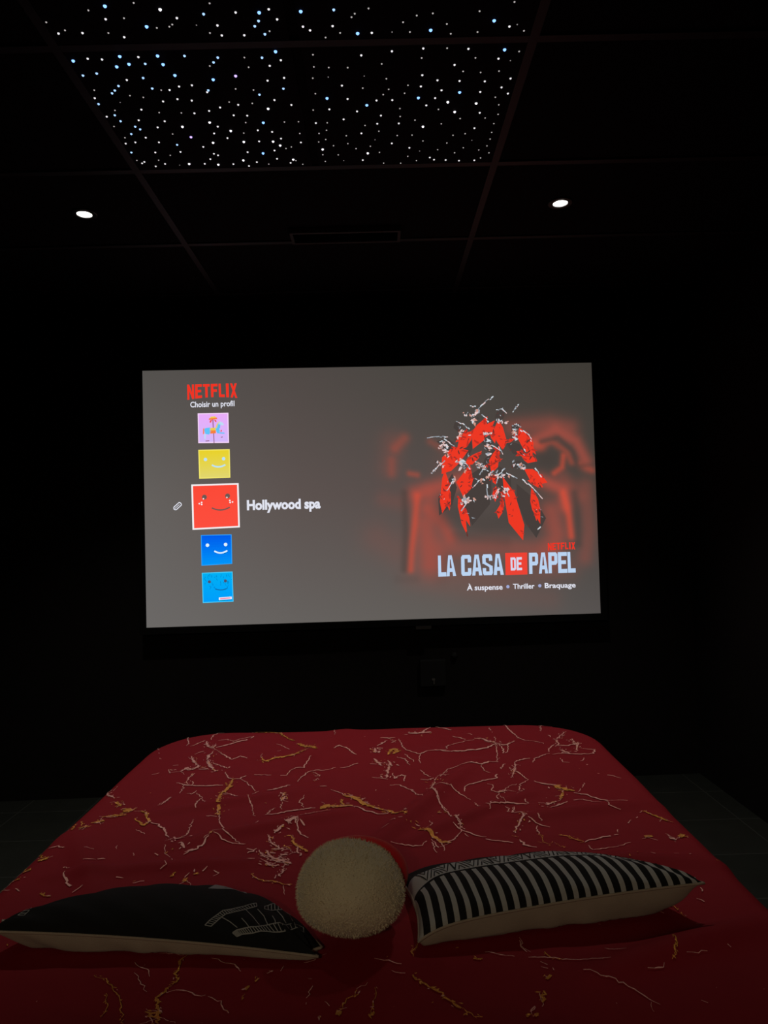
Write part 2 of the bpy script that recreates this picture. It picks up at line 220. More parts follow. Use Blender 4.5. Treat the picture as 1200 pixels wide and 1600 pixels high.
VEINS = [('v',3.9,[(-.77,2.752),(-.738,2.702),(-.721,2.649),(-.716,2.609)]),('v',3.7,[(-.701,2.598),(-.682,2.635),(-.661,2.669)]),('s',1.9,[(-.648,2.642),(-.644,2.602),(-.619,2.57),(-.597,2.549),(-.575,2.501)]),('s',8.1,[(-.657,2.653),(-.633,2.591),(-.613,2.579),(-.614,2.608)]),('v',3.7,[(-.646,2.672),(-.649,2.735),(-.637,2.762),(-.616,2.764)]),('v',3.9,[(-.615,2.665),(-.585,2.676),(-.556,2.652),(-.538,2.681),(-.49,2.714)]),('v',7.9,[(-.604,2.578),(-.565,2.613),(-.532,2.65),(-.501,2.678),(-.49,2.714)]),('v',4.5,[(-.656,2.491),(-.645,2.513),(-.627,2.53)]),('v',4.3,[(-.575,2.501),(-.55,2.463),(-.515,2.425),(-.492,2.445),(-.464,2.429)]),('s',9.3,[(-.599,2.494),(-.602,2.451),(-.582,2.39),(-.557,2.339),(-.544,2.315)]),('v',4.0,[(-.575,2.406),(-.542,2.378),(-.512,2.348),(-.507,2.399),(-.508,2.416)]),('s',7.7,[(-.663,2.474),(-.646,2.429),(-.616,2.377),(-.577,2.344)]),('v',4.6,[(-.608,2.344),(-.577,2.344)]),('s',13.0,[(-.66,2.325),(-.65,2.364),(-.627,2.338),(-.616,2.377)]),('v',3.6,[(-.703,2.385),(-.684,2.391),(-.67,2.398)]),('d',2.8,[(-.816,2.59),(-.791,2.522),(-.782,2.477),(-.763,2.457)]),('v',3.2,[(-.746,2.295),(-.723,2.311),(-.706,2.322),(-.69,2.305),(-.705,2.345)]),('s',4.4,[(-.609,2.298),(-.614,2.268),(-.615,2.225),(-.605,2.196)]),('v',3.2,[(-.597,2.223),(-.587,2.194),(-.591,2.181)]),('v',5.6,[(-.642,2.216),(-.609,2.194),(-.566,2.179),(-.537,2.179),(-.493,2.179)]),('v',2.4,[(-.612,2.197),(-.608,2.155),(-.606,2.123)]),('v',2.9,[(-.587,2.121),(-.568,2.113),(-.563,2.138)]),('v',2.3,[(-.555,2.118),(-.531,2.078),(-.513,2.04),(-.505,2.01)]),('v',3.6,[(-.532,2.072),(-.536,2.042),(-.525,1.989)]),('v',2.7,[(-.644,2.033),(-.631,2.056),(-.623,2.092)]),('g',11.3,[(-.473,2.234),(-.47,2.184),(-.472,2.137),(-.48,2.106),(-.479,2.062),(-.462,1.995),(-.454,1.95)]),('v',4.1,[(-.513,2.304),(-.501,2.273),(-.487,2.242),(-.473,2.234),(-.451,2.235),(-.438,2.26),(-.412,2.268),(-.358,2.26)]),('v',2.7,[(-.45,2.232),(-.423,2.194),(-.399,2.151),(-.383,2.117)]),('v',3.1,[(-.477,2.103),(-.452,2.097),(-.429,2.076),(-.416,2.066)]),('v',3.1,[(-.343,2.12),(-.318,2.137),(-.292,2.162)]),('v',2.6,[(-.37,2.112),(-.382,2.095),(-.384,2.066)]),('v',2.1,[(-.394,2.058),(-.382,2.03),(-.369,1.999),(-.363,1.965)]),('g',8.4,[(-.774,2.074),(-.758,2.054),(-.751,2.042)]),('g',12.0,[(-.738,2.017),(-.729,2.022),(-.704,2.003)]),('s',6.3,[(-.836,2.175),(-.823,2.134),(-.801,2.113),(-.791,2.1)]),('g',5.0,[(-.864,2.352),(-.859,2.375),(-.85,2.358)]),('d',2.2,[(-.816,2.16),(-.816,2.2)]),('g',8.3,[(-.494,2.774),(-.443,2.768),(-.399,2.757),(-.365,2.684),(-.329,2.639)]),('g',19.5,[(-.31,2.601),(-.278,2.546),(-.252,2.506),(-.235,2.468)]),('g',8.9,[(-.262,2.471),(-.279,2.446),(-.301,2.422),(-.33,2.42),(-.363,2.419),(-.397,2.397),(-.418,2.425)]),('d',3.2,[(-.419,2.69),(-.384,2.655),(-.361,2.632)]),('v',3.0,[(-.389,2.605),(-.362,2.573),(-.334,2.532)]),('d',3.0,[(-.384,2.488),(-.36,2.517)]),('v',2.1,[(-.193,2.821),(-.188,2.741),(-.18,2.665)]),('v',5.6,[(-.173,2.507),(-.159,2.543),(-.141,2.532),(-.123,2.512),(-.111,2.474),(-.096,2.446)]),('v',3.4,[(-.328,2.246),(-.308,2.248),(-.3,2.285),(-.285,2.307),(-.26,2.312),(-.254,2.359),(-.247,2.4)]),('v',3.4,[(-.267,2.192),(-.257,2.236),(-.241,2.28),(-.219,2.296),(-.196,2.294),(-.176,2.304),(-.159,2.318)]),('v',3.8,[(-.141,2.314),(-.121,2.323),(-.101,2.348),(-.08,2.359),(-.053,2.349),(-.027,2.343)]),('s',3.6,[(-.228,2.278),(-.203,2.246),(-.211,2.197),(-.221,2.205)]),('v',3.4,[(-.346,2.12),(-.321,2.128),(-.287,2.162)]),('s',6.7,[(-.305,2.078),(-.289,2.065),(-.294,2.034)]),('d',3.0,[(-.235,2.072),(-.233,2.054),(-.245,2.018),(-.233,2.012),(-.227,1.976)]),('s',9.4,[(-.033,2.512),(-.027,2.457),(-.016,2.465),(-.022,2.52)]),('s',9.7,[(-.033,2.396),(-.017,2.353),(-.011,2.329)]),('g',15.8,[(.014,2.435),(.023,2.488),(.039,2.495),(.044,2.459),(.027,2.443)]),('v',7.1,[(-.022,2.539),(-.005,2.576),(.013,2.604)]),('s',4.6,[(.022,2.613),(.042,2.601),(.03,2.572)]),('v',6.8,[(-.01,2.643),(.019,2.634),(.043,2.641)]),('s',8.3,[(.01,2.376),(.02,2.35),(.011,2.287),(.005,2.213)]),('v',4.2,[(-.037,2.224),(-.007,2.214),(.008,2.201)]),('v',4.6,[(.024,2.256),(.03,2.211),(.053,2.241),(.065,2.23),(.061,2.187)]),('v',3.7,[(.057,2.62),(.066,2.53),(.078,2.473),(.101,2.441),(.122,2.425),(.154,2.448),(.214,2.447)]),('v',2.7,[(.122,2.425),(.117,2.374),(.122,2.34)]),('v',3.4,[(.043,2.406),(.069,2.387),(.082,2.328)]),('v',3.4,[(.071,2.43),(.1,2.359)]),('s',17.3,[(.093,2.7),(.122,2.686),(.153,2.698),(.181,2.701)]),('v',6.2,[(.138,2.695),(.182,2.761)]),('d',2.9,[(-.026,2.113),(-.049,2.07),(-.065,2.034)]),('v',3.3,[(.017,2.149),(.041,2.154),(.059,2.132),(.082,2.103)]),('v',3.2,[(.059,2.132),(.081,2.097),(.102,2.045),(.108,1.996)]),('v',3.7,[(-.197,2.15),(-.175,2.145)]),('v',3.2,[(-.161,2.115),(-.139,2.096),(-.114,2.072)]),('g',14.2,[(-.123,2.069),(-.095,2.061),(-.076,2.035),(-.053,1.997),(-.022,1.966)]),('g',17.2,[(-.18,1.967),(-.164,1.994),(-.141,1.987),(-.117,1.988),(-.093,1.994)]),('g',5.4,[(-.12,2.038),(-.123,2.009)]),('s',7.1,[(.158,2.207),(.149,2.151),(.137,2.092),(.132,2.054)]),('v',3.0,[(.136,2.079),(.146,2.029),(.151,1.981),(.165,1.945)]),('v',3.3,[(.113,2.278),(.129,2.239),(.151,2.203),(.172,2.216),(.198,2.255)]),('v',3.6,[(.108,2.197),(.133,2.19),(.151,2.203)]),('d',3.3,[(.152,2.104),(.183,2.099)]),('v',3.2,[(-.269,1.963),(-.241,1.966),(-.203,1.98)]),('v',2.9,[(-.319,1.961),(-.303,1.985)]),('d',6.0,[(.201,2.766),(.236,2.739),(.275,2.702),(.303,2.688),(.329,2.653)]),('d',4.2,[(.253,2.64),(.278,2.621),(.301,2.594)]),('s',12.0,[(.332,2.611),(.358,2.604),(.375,2.566),(.391,2.555),(.394,2.507)]),('v',3.8,[(.327,2.591),(.296,2.579),(.258,2.549),(.227,2.523),(.217,2.487),(.217,2.451)]),('v',6.0,[(.176,2.451),(.224,2.436),(.273,2.436),(.318,2.444),(.358,2.455),(.392,2.497),(.411,2.477),(.431,2.48),(.462,2.538),(.49,2.595)]),('v',3.0,[(.391,2.488),(.382,2.417),(.37,2.333)]),('v',3.8,[(.401,2.496),(.408,2.441),(.399,2.389),(.381,2.365)]),('v',3.0,[(.431,2.48),(.428,2.448),(.411,2.414)]),('d',3.6,[(.394,2.807),(.403,2.744),(.407,2.677),(.407,2.603),(.401,2.564)]),('d',4.2,[(.396,2.863),(.424,2.799)]),('v',4.6,[(.455,2.832),(.469,2.771),(.475,2.702),(.484,2.637),(.49,2.595)]),('v',4.5,[(.49,2.595),(.505,2.553),(.532,2.521),(.558,2.484)]),('v',5.4,[(.598,2.734),(.628,2.73),(.656,2.732)]),('v',3.8,[(.587,2.658),(.598,2.722),(.633,2.776),(.658,2.778)]),('s',5.5,[(.677,2.637),(.643,2.589),(.614,2.542),(.608,2.485),(.597,2.431)]),('v',3.7,[(.6,2.604),(.606,2.579)]),('s',7.2,[(.672,2.546),(.663,2.479),(.681,2.496),(.653,2.425),(.654,2.399)]),('v',4.4,[(.598,2.467),(.637,2.467),(.665,2.489)]),('v',4.8,[(.564,2.385),(.601,2.392),(.649,2.373),(.698,2.377),(.715,2.416),(.677,2.432)]),('s',8.3,[(.605,2.43),(.614,2.403),(.625,2.384)]),('v',3.4,[(.556,2.408),(.569,2.452),(.592,2.477)]),('v',3.9,[(.556,2.396),(.527,2.377),(.494,2.346),(.482,2.306)]),('v',6.3,[(.423,2.32),(.446,2.342),(.479,2.353)]),('v',3.6,[(.579,2.338),(.576,2.298),(.594,2.288)]),('d',4.1,[(.565,2.275),(.611,2.274),(.648,2.263),(.672,2.249)]),('v',3.0,[(.657,2.336),(.636,2.3)]),('v',4.8,[(.407,2.318),(.385,2.3),(.365,2.255),(.347,2.212),(.34,2.183),(.298,2.166),(.256,2.142),(.237,2.121),(.232,2.084)]),('v',5.8,[(.2,2.278),(.24,2.289),(.282,2.301),(.314,2.306),(.339,2.333),(.37,2.33)]),('v',2.9,[(.31,2.299),(.314,2.252),(.328,2.228)]),('d',2.7,[(.186,2.241),(.2,2.278)]),('d',3.3,[(.18,2.227),(.199,2.196)]),('d',3.3,[(.216,2.187),(.237,2.16)]),('s',5.6,[(.424,2.312),(.414,2.266),(.401,2.221),(.387,2.179)]),('v',3.9,[(.395,2.27),(.404,2.236),(.416,2.22),(.427,2.176),(.432,2.154)]),('v',3.1,[(.304,2.138),(.321,2.129),(.312,2.084),(.325,2.063),(.346,2.081),(.371,2.112),(.392,2.123)]),('s',8.7,[(.327,2.063),(.355,2.08)]),('v',2.9,[(.432,2.154),(.404,2.122),(.39,2.077),(.392,2.051),(.374,2.022)]),('v',2.7,[(.398,2.083),(.403,2.063)]),('v',3.1,[(.328,2.057),(.317,2.033),(.317,1.991),(.287,1.947),(.276,1.914)]),('v',2.5,[(.329,2.038),(.33,1.989),(.328,1.955)]),('v',4.2,[(.281,1.936),(.309,1.947),(.343,1.963),(.392,1.967)]),('v',2.9,[(.389,1.996),(.392,1.967)]),('v',3.3,[(.248,1.99),(.257,1.944),(.279,1.934)]),('v',3.2,[(.148,2.104),(.176,2.102),(.195,2.107),(.214,2.066),(.24,2.015)]),('v',5.8,[(.448,2.139),(.463,2.12),(.488,2.108),(.513,2.093)]),('g',17.5,[(.496,2.101),(.512,2.073),(.527,2.059),(.544,2.051)]),('g',6.7,[(.511,2.06),(.502,2.024),(.486,1.989)]),('v',5.4,[(.539,2.035),(.57,2.018),(.59,1.992),(.608,1.967),(.636,1.944),(.656,1.94)]),('v',4.2,[(.52,1.983),(.548,1.986),(.576,1.963),(.605,1.944),(.636,1.944)]),('s',11.5,[(.422,1.942),(.448,1.962),(.474,1.978)]),('v',4.5,[(.415,1.903),(.454,1.933),(.505,1.975)]),('d',2.5,[(.553,2.044),(.59,2.106)]),('d',3.2,[(.649,2.184),(.678,2.167),(.707,2.137)]),('v',2.7,[(.597,1.933),(.599,1.911),(.624,1.898)]),('v',2.6,[(.325,1.938),(.333,1.932),(.324,1.911)]),('g',5.1,[(-.817,1.873),(-.828,1.92)]),('g',13.4,[(-.806,1.887),(-.795,1.892),(-.789,1.906)]),('g',3.1,[(-.818,1.935),(-.802,1.902)]),('g',11.8,[(-.785,1.922),(-.77,1.933),(-.757,1.939)]),('g',12.6,[(-.773,1.964),(-.745,1.97),(-.707,1.961)]),('g',18.3,[(-.733,2.003),(-.705,2.005)]),('g',8.4,[(-.774,2.074),(-.756,2.048)]),('d',3.3,[(-.818,2.127),(-.798,2.113)]),('g',8.0,[(-.677,1.995),(-.654,1.96),(-.627,1.915),(-.636,1.89),(-.672,1.934)]),('v',5.4,[(-.625,1.91),(-.6,1.897),(-.57,1.855),(-.548,1.805)]),('s',12.4,[(-.531,1.804),(-.511,1.775),(-.489,1.738)]),('v',4.0,[(-.483,1.717),(-.468,1.733)]),('v',3.8,[(-.515,1.803),(-.503,1.811),(-.505,1.85)]),('v',3.0,[(-.644,2.039),(-.633,2.062),(-.624,2.095)]),('d',2.1,[(-.648,1.866),(-.613,1.834)]),('g',7.4,[(-.852,1.832),(-.839,1.808)]),('g',4.4,[(-.853,1.791),(-.841,1.754),(-.823,1.719)]),('g',12.3,[(-.822,1.707),(-.81,1.717)]),('d',4.1,[(-.83,1.775),(-.807,1.778),(-.772,1.743)]),('g',8.6,[(-.862,1.685),(-.846,1.668)]),('g',12.3,[(-.834,1.657),(-.822,1.663)]),('g',7.8,[(-.857,1.653),(-.85,1.649)]),('g',6.2,[(-.841,1.615),(-.824,1.617)]),('v',1.5,[(-.85,1.612),(-.84,1.59),(-.839,1.597)]),('d',2.5,[(-.809,1.574),(-.793,1.559)]),('g',6.4,[(-.846,1.581),(-.842,1.581)]),('v',2.8,[(-.733,1.741),(-.709,1.74)]),('v',2.4,[(-.674,1.68),(-.668,1.692),(-.661,1.693)]),('v',2.2,[(-.707,1.675),(-.676,1.676)]),('s',2.8,[(-.744,1.661),(-.727,1.649)]),('v',4.1,[(-.727,1.622),(-.703,1.588),(-.675,1.548)]),('v',3.5,[(-.671,1.543),(-.658,1.564)]),('g',4.6,[(-.745,1.549),(-.732,1.535),(-.716,1.534)]),('d',1.5,[(-.662,1.768),(-.657,1.75)]),('v',1.6,[(-.603,1.721),(-.597,1.704)]),('d',2.9,[(-.556,1.575),(-.535,1.584)]),('v',2.6,[(-.622,1.601),(-.585,1.598)]),('g',4.6,[(-.483,1.599),(-.471,1.613)]),('v',2.7,[(-.512,1.623),(-.5,1.633),(-.505,1.641)]),('g',7.1,[(-.442,1.578),(-.442,1.587)]),('v',2.4,[(-.447,1.589),(-.444,1.611)]),('g',6.6,[(-.529,1.715),(-.521,1.717)]),('d',3.0,[(-.554,1.713),(-.54,1.704)]),('d',1.9,[(-.501,1.685),(-.497,1.653)]),('v',3.1,[(-.465,1.978),(-.448,1.933),(-.438,1.89),(-.419,1.858),(-.421,1.839),(-.446,1.841)]),('v',3.4,[(-.487,1.941),(-.472,1.946),(-.452,1.933)]),('v',2.9,[(-.432,1.835),(-.409,1.814),(-.385,1.793),(-.359,1.764),(-.346,1.756)]),('v',3.0,[(-.43,1.801),(-.401,1.776),(-.37,1.761),(-.35,1.759)]),('g',7.8,[(-.439,1.821),(-.44,1.793)]),('v',5.0,[(-.442,1.784),(-.448,1.757),(-.461,1.732),(-.474,1.724),(-.481,1.708)]),('d',2.2,[(-.516,1.938),(-.513,1.901),(-.507,1.85),(-.503,1.811)]),('v',2.3,[(-.396,2.061),(-.374,2.011),(-.363,1.965),(-.353,1.931)]),('d',3.2,[(-.336,1.867),(-.341,1.909),(-.331,1.929),(-.315,1.961),(-.303,1.985)]),('v',3.9,[(-.324,1.94),(-.291,1.948),(-.245,1.967),(-.196,1.98)]),('s',6.9,[(-.278,1.899),(-.256,1.882),(-.237,1.89),(-.226,1.91),(-.201,1.919),(-.182,1.939),(-.152,1.95)]),('s',13.4,[(-.263,1.867),(-.243,1.875),(-.232,1.89)]),('v',3.6,[(-.231,1.88),(-.226,1.839),(-.216,1.814),(-.195,1.794)]),('v',4.0,[(-.223,1.879),(-.21,1.858)]),('s',5.7,[(-.262,1.857),(-.275,1.838),(-.285,1.819)]),('s',5.5,[(-.294,1.81),(-.287,1.777),(-.271,1.749),(-.258,1.731)]),('s',4.0,[(-.291,1.805),(-.292,1.751)]),('g',7.4,[(-.245,1.807),(-.232,1.787),(-.225,1.755),(-.207,1.736),(-.189,1.713)]),('g',4.9,[(-.247,1.747),(-.234,1.733)]),('s',4.7,[(-.22,1.745),(-.202,1.689)]),('s',7.6,[(-.275,1.728),(-.26,1.726),(-.242,1.738)]),('s',4.7,[(-.305,1.721),(-.292,1.691),(-.275,1.673),(-.287,1.658),(-.263,1.645)]),('s',6.5,[(-.29,1.724),(-.273,1.689),(-.252,1.672),(-.227,1.654)]),('s',8.2,[(-.27,1.665),(-.244,1.667),(-.22,1.649)]),('s',7.2,[(-.288,1.662),(-.262,1.642),(-.226,1.646)]),('s',7.6,[(-.252,1.696),(-.233,1.699)]),('s',5.4,[(-.296,1.691),(-.276,1.686)]),('s',6.6,[(-.268,1.677),(-.233,1.67)]),('s',4.3,[(-.28,1.711),(-.264,1.705)]),('v',3.9,[(-.332,1.71),(-.32,1.718),(-.313,1.735)]),('v',3.2,[(-.336,1.732),(-.323,1.727)]),('s',1.8,[(-.318,1.664),(-.306,1.662)]),('s',4.3,[(-.237,1.639),(-.241,1.609),(-.241,1.579)]),('s',3.7,[(-.232,1.631),(-.235,1.601)]),('g',4.3,[(-.302,1.605),(-.289,1.582),(-.269,1.568),(-.252,1.569),(-.229,1.557),(-.208,1.552)]),('v',1.7,[(-.224,1.547),(-.216,1.512)]),('g',5.0,[(-.43,1.606),(-.42,1.609)]),('v',2.2,[(-.417,1.62),(-.409,1.631)]),('d',2.8,[(-.389,1.622),(-.377,1.61),(-.389,1.6)]),('s',6.5,[(-.298,2.047),(-.29,2.04),(-.285,2.07)]),('v',2.1,[(-.293,2.028),(-.287,1.97)]),('g',7.7,[(-.181,1.978),(-.155,1.988),(-.124,1.985),(-.093,1.989)]),('g',5.5,[(-.126,2.027),(-.117,1.991)]),('g',11.5,[(-.114,2.062),(-.086,2.048),(-.062,2.004),(-.026,1.972),(.005,1.952),(.034,1.917),(.05,1.884)]),('v',4.2,[(-.11,1.99),(-.084,1.982),(-.057,1.957),(-.022,1.932),(.009,1.93)]),('g',13.9,[(.05,1.884),(.065,1.847),(.084,1.821),(.103,1.795),(.12,1.766),(.138,1.738)]),('g',9.0,[(.138,1.746),(.157,1.741)]),('v',2.5,[(.112,1.757),(.114,1.713),(.12,1.687)]),('v',2.5,[(.119,1.748),(.124,1.712)]),('v',2.4,[(.134,1.738),(.137,1.694)]),('v',2.5,[(.131,1.751),(.133,1.729)]),('v',2.9,[(.149,1.737),(.167,1.758),(.192,1.808)]),('v',3.1,[(.101,1.824),(.114,1.833),(.121,1.848),(.114,1.874)]),('d',2.7,[(-.031,1.791),(-.005,1.813),(.024,1.84),(.051,1.866)]),('v',2.9,[(.008,1.861),(.028,1.845)]),('v',3.0,[(.012,1.74),(.037,1.733),(.063,1.727),(.087,1.732),(.096,1.75)]),('v',3.9,[(.153,2.172),(.146,2.118),(.135,2.067),(.146,2.029),(.151,1.981),(.164,1.934),(.176,1.879),(.191,1.827),(.201,1.812)]),('g',4.9,[(.138,1.925),(.155,1.929),(.167,1.923)]),('s',5.9,[(.174,1.88),(.185,1.853),(.2,1.817)]),('v',3.6,[(.171,1.834),(.192,1.808),(.21,1.787),(.227,1.767),(.246,1.761)]),('v',2.7,[(.194,1.789),(.204,1.769)]),('v',3.7,[(.245,1.752),(.273,1.737),(.306,1.725)]),('s',6.3,[(.35,1.942),(.337,1.899),(.359,1.902),(.356,1.855),(.331,1.812),(.322,1.779)]),('g',1.4,[(.31,1.766),(.325,1.751)]),('v',5.9,[(.324,1.738),(.333,1.706),(.354,1.696)]),('v',2.9,[(.395,1.862),(.401,1.836)]),('v',3.2,[(.37,1.854),(.383,1.828),(.411,1.806)]),('v',4.0,[(.382,1.813),(.377,1.784),(.38,1.77)]),('g',1.5,[(.371,1.766),(.384,1.76),(.375,1.725),(.391,1.711),(.398,1.723),(.412,1.7),(.424,1.691)]),('g',1.1,[(.366,1.726),(.389,1.702)]),('g',4.2,[(.426,1.762),(.444,1.75),(.455,1.733),(.474,1.718)]),('v',4.2,[(.476,1.718),(.497,1.729),(.532,1.743),(.567,1.753)]),('v',2.9,[(.482,1.7),(.477,1.666),(.505,1.681),(.545,1.689)]),('v',2.1,[(.547,1.695),(.582,1.707)]),('d',2.6,[(.629,1.839),(.598,1.797),(.575,1.784),(.572,1.756)]),('d',2.9,[(.65,1.851),(.678,1.877)]),('g',6.5,[(.684,1.898),(.697,1.876),(.713,1.843),(.729,1.821)]),('g',15.0,[(.629,1.736),(.645,1.741)]),('s',11.2,[(.685,1.725),(.695,1.726)]),('g',11.4,[(.712,1.734),(.724,1.745)]),('v',2.7,[(.656,1.633),(.668,1.636)]),('v',2.5,[(.688,1.635),(.697,1.64)]),('v',2.6,[(.599,1.623),(.609,1.616)]),('g',1.6,[(.735,1.598),(.747,1.6)]),('v',2.8,[(.755,1.584),(.761,1.548),(.757,1.506)]),('v',2.4,[(.653,1.496),(.649,1.481)]),('v',2.1,[(-.416,1.313),(-.389,1.311),(-.368,1.305)]),('g',4.2,[(-.36,1.313),(-.372,1.291),(-.37,1.251),(-.363,1.233),(-.369,1.216)]),('g',5.5,[(-.369,1.216),(-.374,1.203),(-.383,1.187),(-.372,1.158),(-.363,1.128),(-.358,1.109)]),('v',2.0,[(-.371,1.2),(-.355,1.205),(-.336,1.201),(-.319,1.189),(-.305,1.188)]),('v',1.6,[(-.296,1.183),(-.276,1.169),(-.26,1.145),(-.251,1.13),(-.241,1.108)]),('g',7.0,[(-.388,1.149),(-.378,1.143),(-.361,1.145)]),('g',6.8,[(-.383,1.139),(-.36,1.13)]),('v',1.6,[(-.455,1.286),(-.441,1.273),(-.42,1.26),(-.415,1.246)]),('v',1.3,[(-.441,1.255),(-.425,1.231),(-.404,1.204)]),('g',2.3,[(-.509,1.25),(-.488,1.24),(-.468,1.219),(-.45,1.199),(-.433,1.166),(-.42,1.133),(-.413,1.111)]),('g',1.9,[(-.471,1.202),(-.456,1.162),(-.455,1.135)]),('v',1.9,[(-.357,1.316),(-.335,1.304)]),('v',2.2,[(-.316,1.291),(-.298,1.284),(-.274,1.27),(-.255,1.248)]),('g',4.2,[(-.225,1.232),(-.229,1.218)]),('g',5.6,[(-.235,1.207),(-.242,1.199)]),('g',1.8,[(-.24,1.188),(-.24,1.169)]),('s',2.3,[(-.213,1.24),(-.202,1.251)]),('v',1.0,[(-.187,1.259),(-.187,1.247)]),('d',1.6,[(-.161,1.265),(-.145,1.269),(-.134,1.275),(-.122,1.29),(-.111,1.296)]),('d',1.3,[(-.14,1.223),(-.126,1.214),(-.132,1.193),(-.135,1.169),(-.136,1.151)]),('g',2.8,[(-.056,1.189),(-.057,1.173),(-.069,1.163),(-.075,1.151),(-.077,1.143)]),('v',1.1,[(-.056,1.189),(-.035,1.206)]),('g',9.2,[(-.085,1.133),(-.074,1.129)]),('g',1.9,[(-.023,1.193),(-.026,1.166),(-.029,1.141),(-.031,1.121)]),('g',4.7,[(-.031,1.129),(-.027,1.119)]),('v',2.6,[(-.025,1.275),(-.002,1.265),(.023,1.257)]),('v',2.5,[(.004,1.237),(.024,1.229)]),('g',3.1,[(.053,1.316),(.042,1.294),(.043,1.275)]),('g',5.3,[(.037,1.221),(.054,1.203),(.067,1.188),(.08,1.177),(.09,1.158),(.103,1.137),(.118,1.121),(.126,1.106),(.137,1.104)]),('v',2.1,[(.241,1.319),(.237,1.299),(.243,1.283)]),('v',1.8,[(.169,1.284),(.191,1.277),(.219,1.268)]),('g',3.9,[(.147,1.266),(.16,1.262)]),('g',4.3,[(.213,1.117),(.21,1.109)]),('g',4.3,[(.223,1.114),(.223,1.109)]),('v',1.9,[(.227,1.136),(.215,1.119)]),('g',5.6,[(-.112,1.122),(-.109,1.12)]),('v',1.7,[(.242,1.323),(.239,1.299),(.252,1.279)]),('v',2.4,[(.245,1.267),(.271,1.265),(.303,1.257),(.338,1.248),(.382,1.241)]),('g',2.5,[(.274,1.278),(.282,1.261),(.301,1.259)]),('v',1.5,[(.387,1.284),(.398,1.272),(.416,1.264)]),('v',2.1,[(.33,1.217),(.347,1.207),(.372,1.195),(.397,1.177),(.408,1.16),(.414,1.144),(.423,1.136)]),('v',.8,[(.414,1.144),(.408,1.119)]),('g',5.2,[(.271,1.217),(.26,1.203)]),('g',7.3,[(.252,1.176),(.244,1.163),(.242,1.148)]),('g',4.2,[(.224,1.118),(.223,1.109)]),('g',5.8,[(.215,1.116),(.208,1.109)]),('v',1.9,[(.227,1.136),(.215,1.116)]),('d',1.2,[(.262,1.25),(.272,1.244)]),('d',1.2,[(.261,1.238),(.268,1.235)]),('v',1.1,[(.279,1.234),(.281,1.228)]),('g',3.1,[(.508,1.287),(.508,1.268),(.495,1.247),(.485,1.235)]),('v',1.9,[(.438,1.22),(.456,1.219),(.47,1.227)]),('g',3.6,[(.556,1.433),(.571,1.426),(.57,1.391),(.575,1.383)]),('v',1.4,[(.532,1.405),(.539,1.399)]),('v',1.8,[(.627,1.452),(.636,1.439)]),('v',1.4,[(.578,1.353),(.589,1.35)]),('v',1.6,[(.601,1.274),(.602,1.268)]),('v',1.3,[(.519,1.252),(.553,1.256)]),('v',1.1,[(.491,1.145),(.501,1.137)])]
LEFTPRINT = {'frame': [[(.303,-.852),(.336,-.646),(.38,-.457),(.429,-.382),(.492,-.141),(.559,.12)],[(.341,-.852),(.375,-.65),(.406,-.532),(.468,-.416),(.525,-.182),(.575,-.016)],[(.475,-.867),(.498,-.813),(.548,-.772),(.616,-.714),(.678,-.505),(.795,-.215),(.891,.658)],[(.504,-.913),(.536,-.869),(.604,-.842),(.688,-.733),(.803,-.521),(.912,.411)],[(.616,.184),(.675,.744),(.759,.8)],[(.63,-.001),(.71,.348),(.769,.8)]],'thin': [[(.385,-.606),(.445,-.679),(.499,-.773)],[(.513,-.582),(.549,-.678),(.571,-.747)],[(.515,-.243),(.574,-.406),(.631,-.623)],[(.587,-.111),(.643,-.275),(.683,-.498)],[(.695,-.156),(.723,-.296),(.733,-.42)],[(.703,.294),(.755,.159),(.793,-.038)],[(.733,.636),(.773,.654),(.831,.235)]],'patch': [(.196,.357),(.434,.594),(.405,.8),(.206,.725)],'strip': [(-.906,-.226),(-.84,-.544),(-.843,-.077),(-.878,-.044)]}
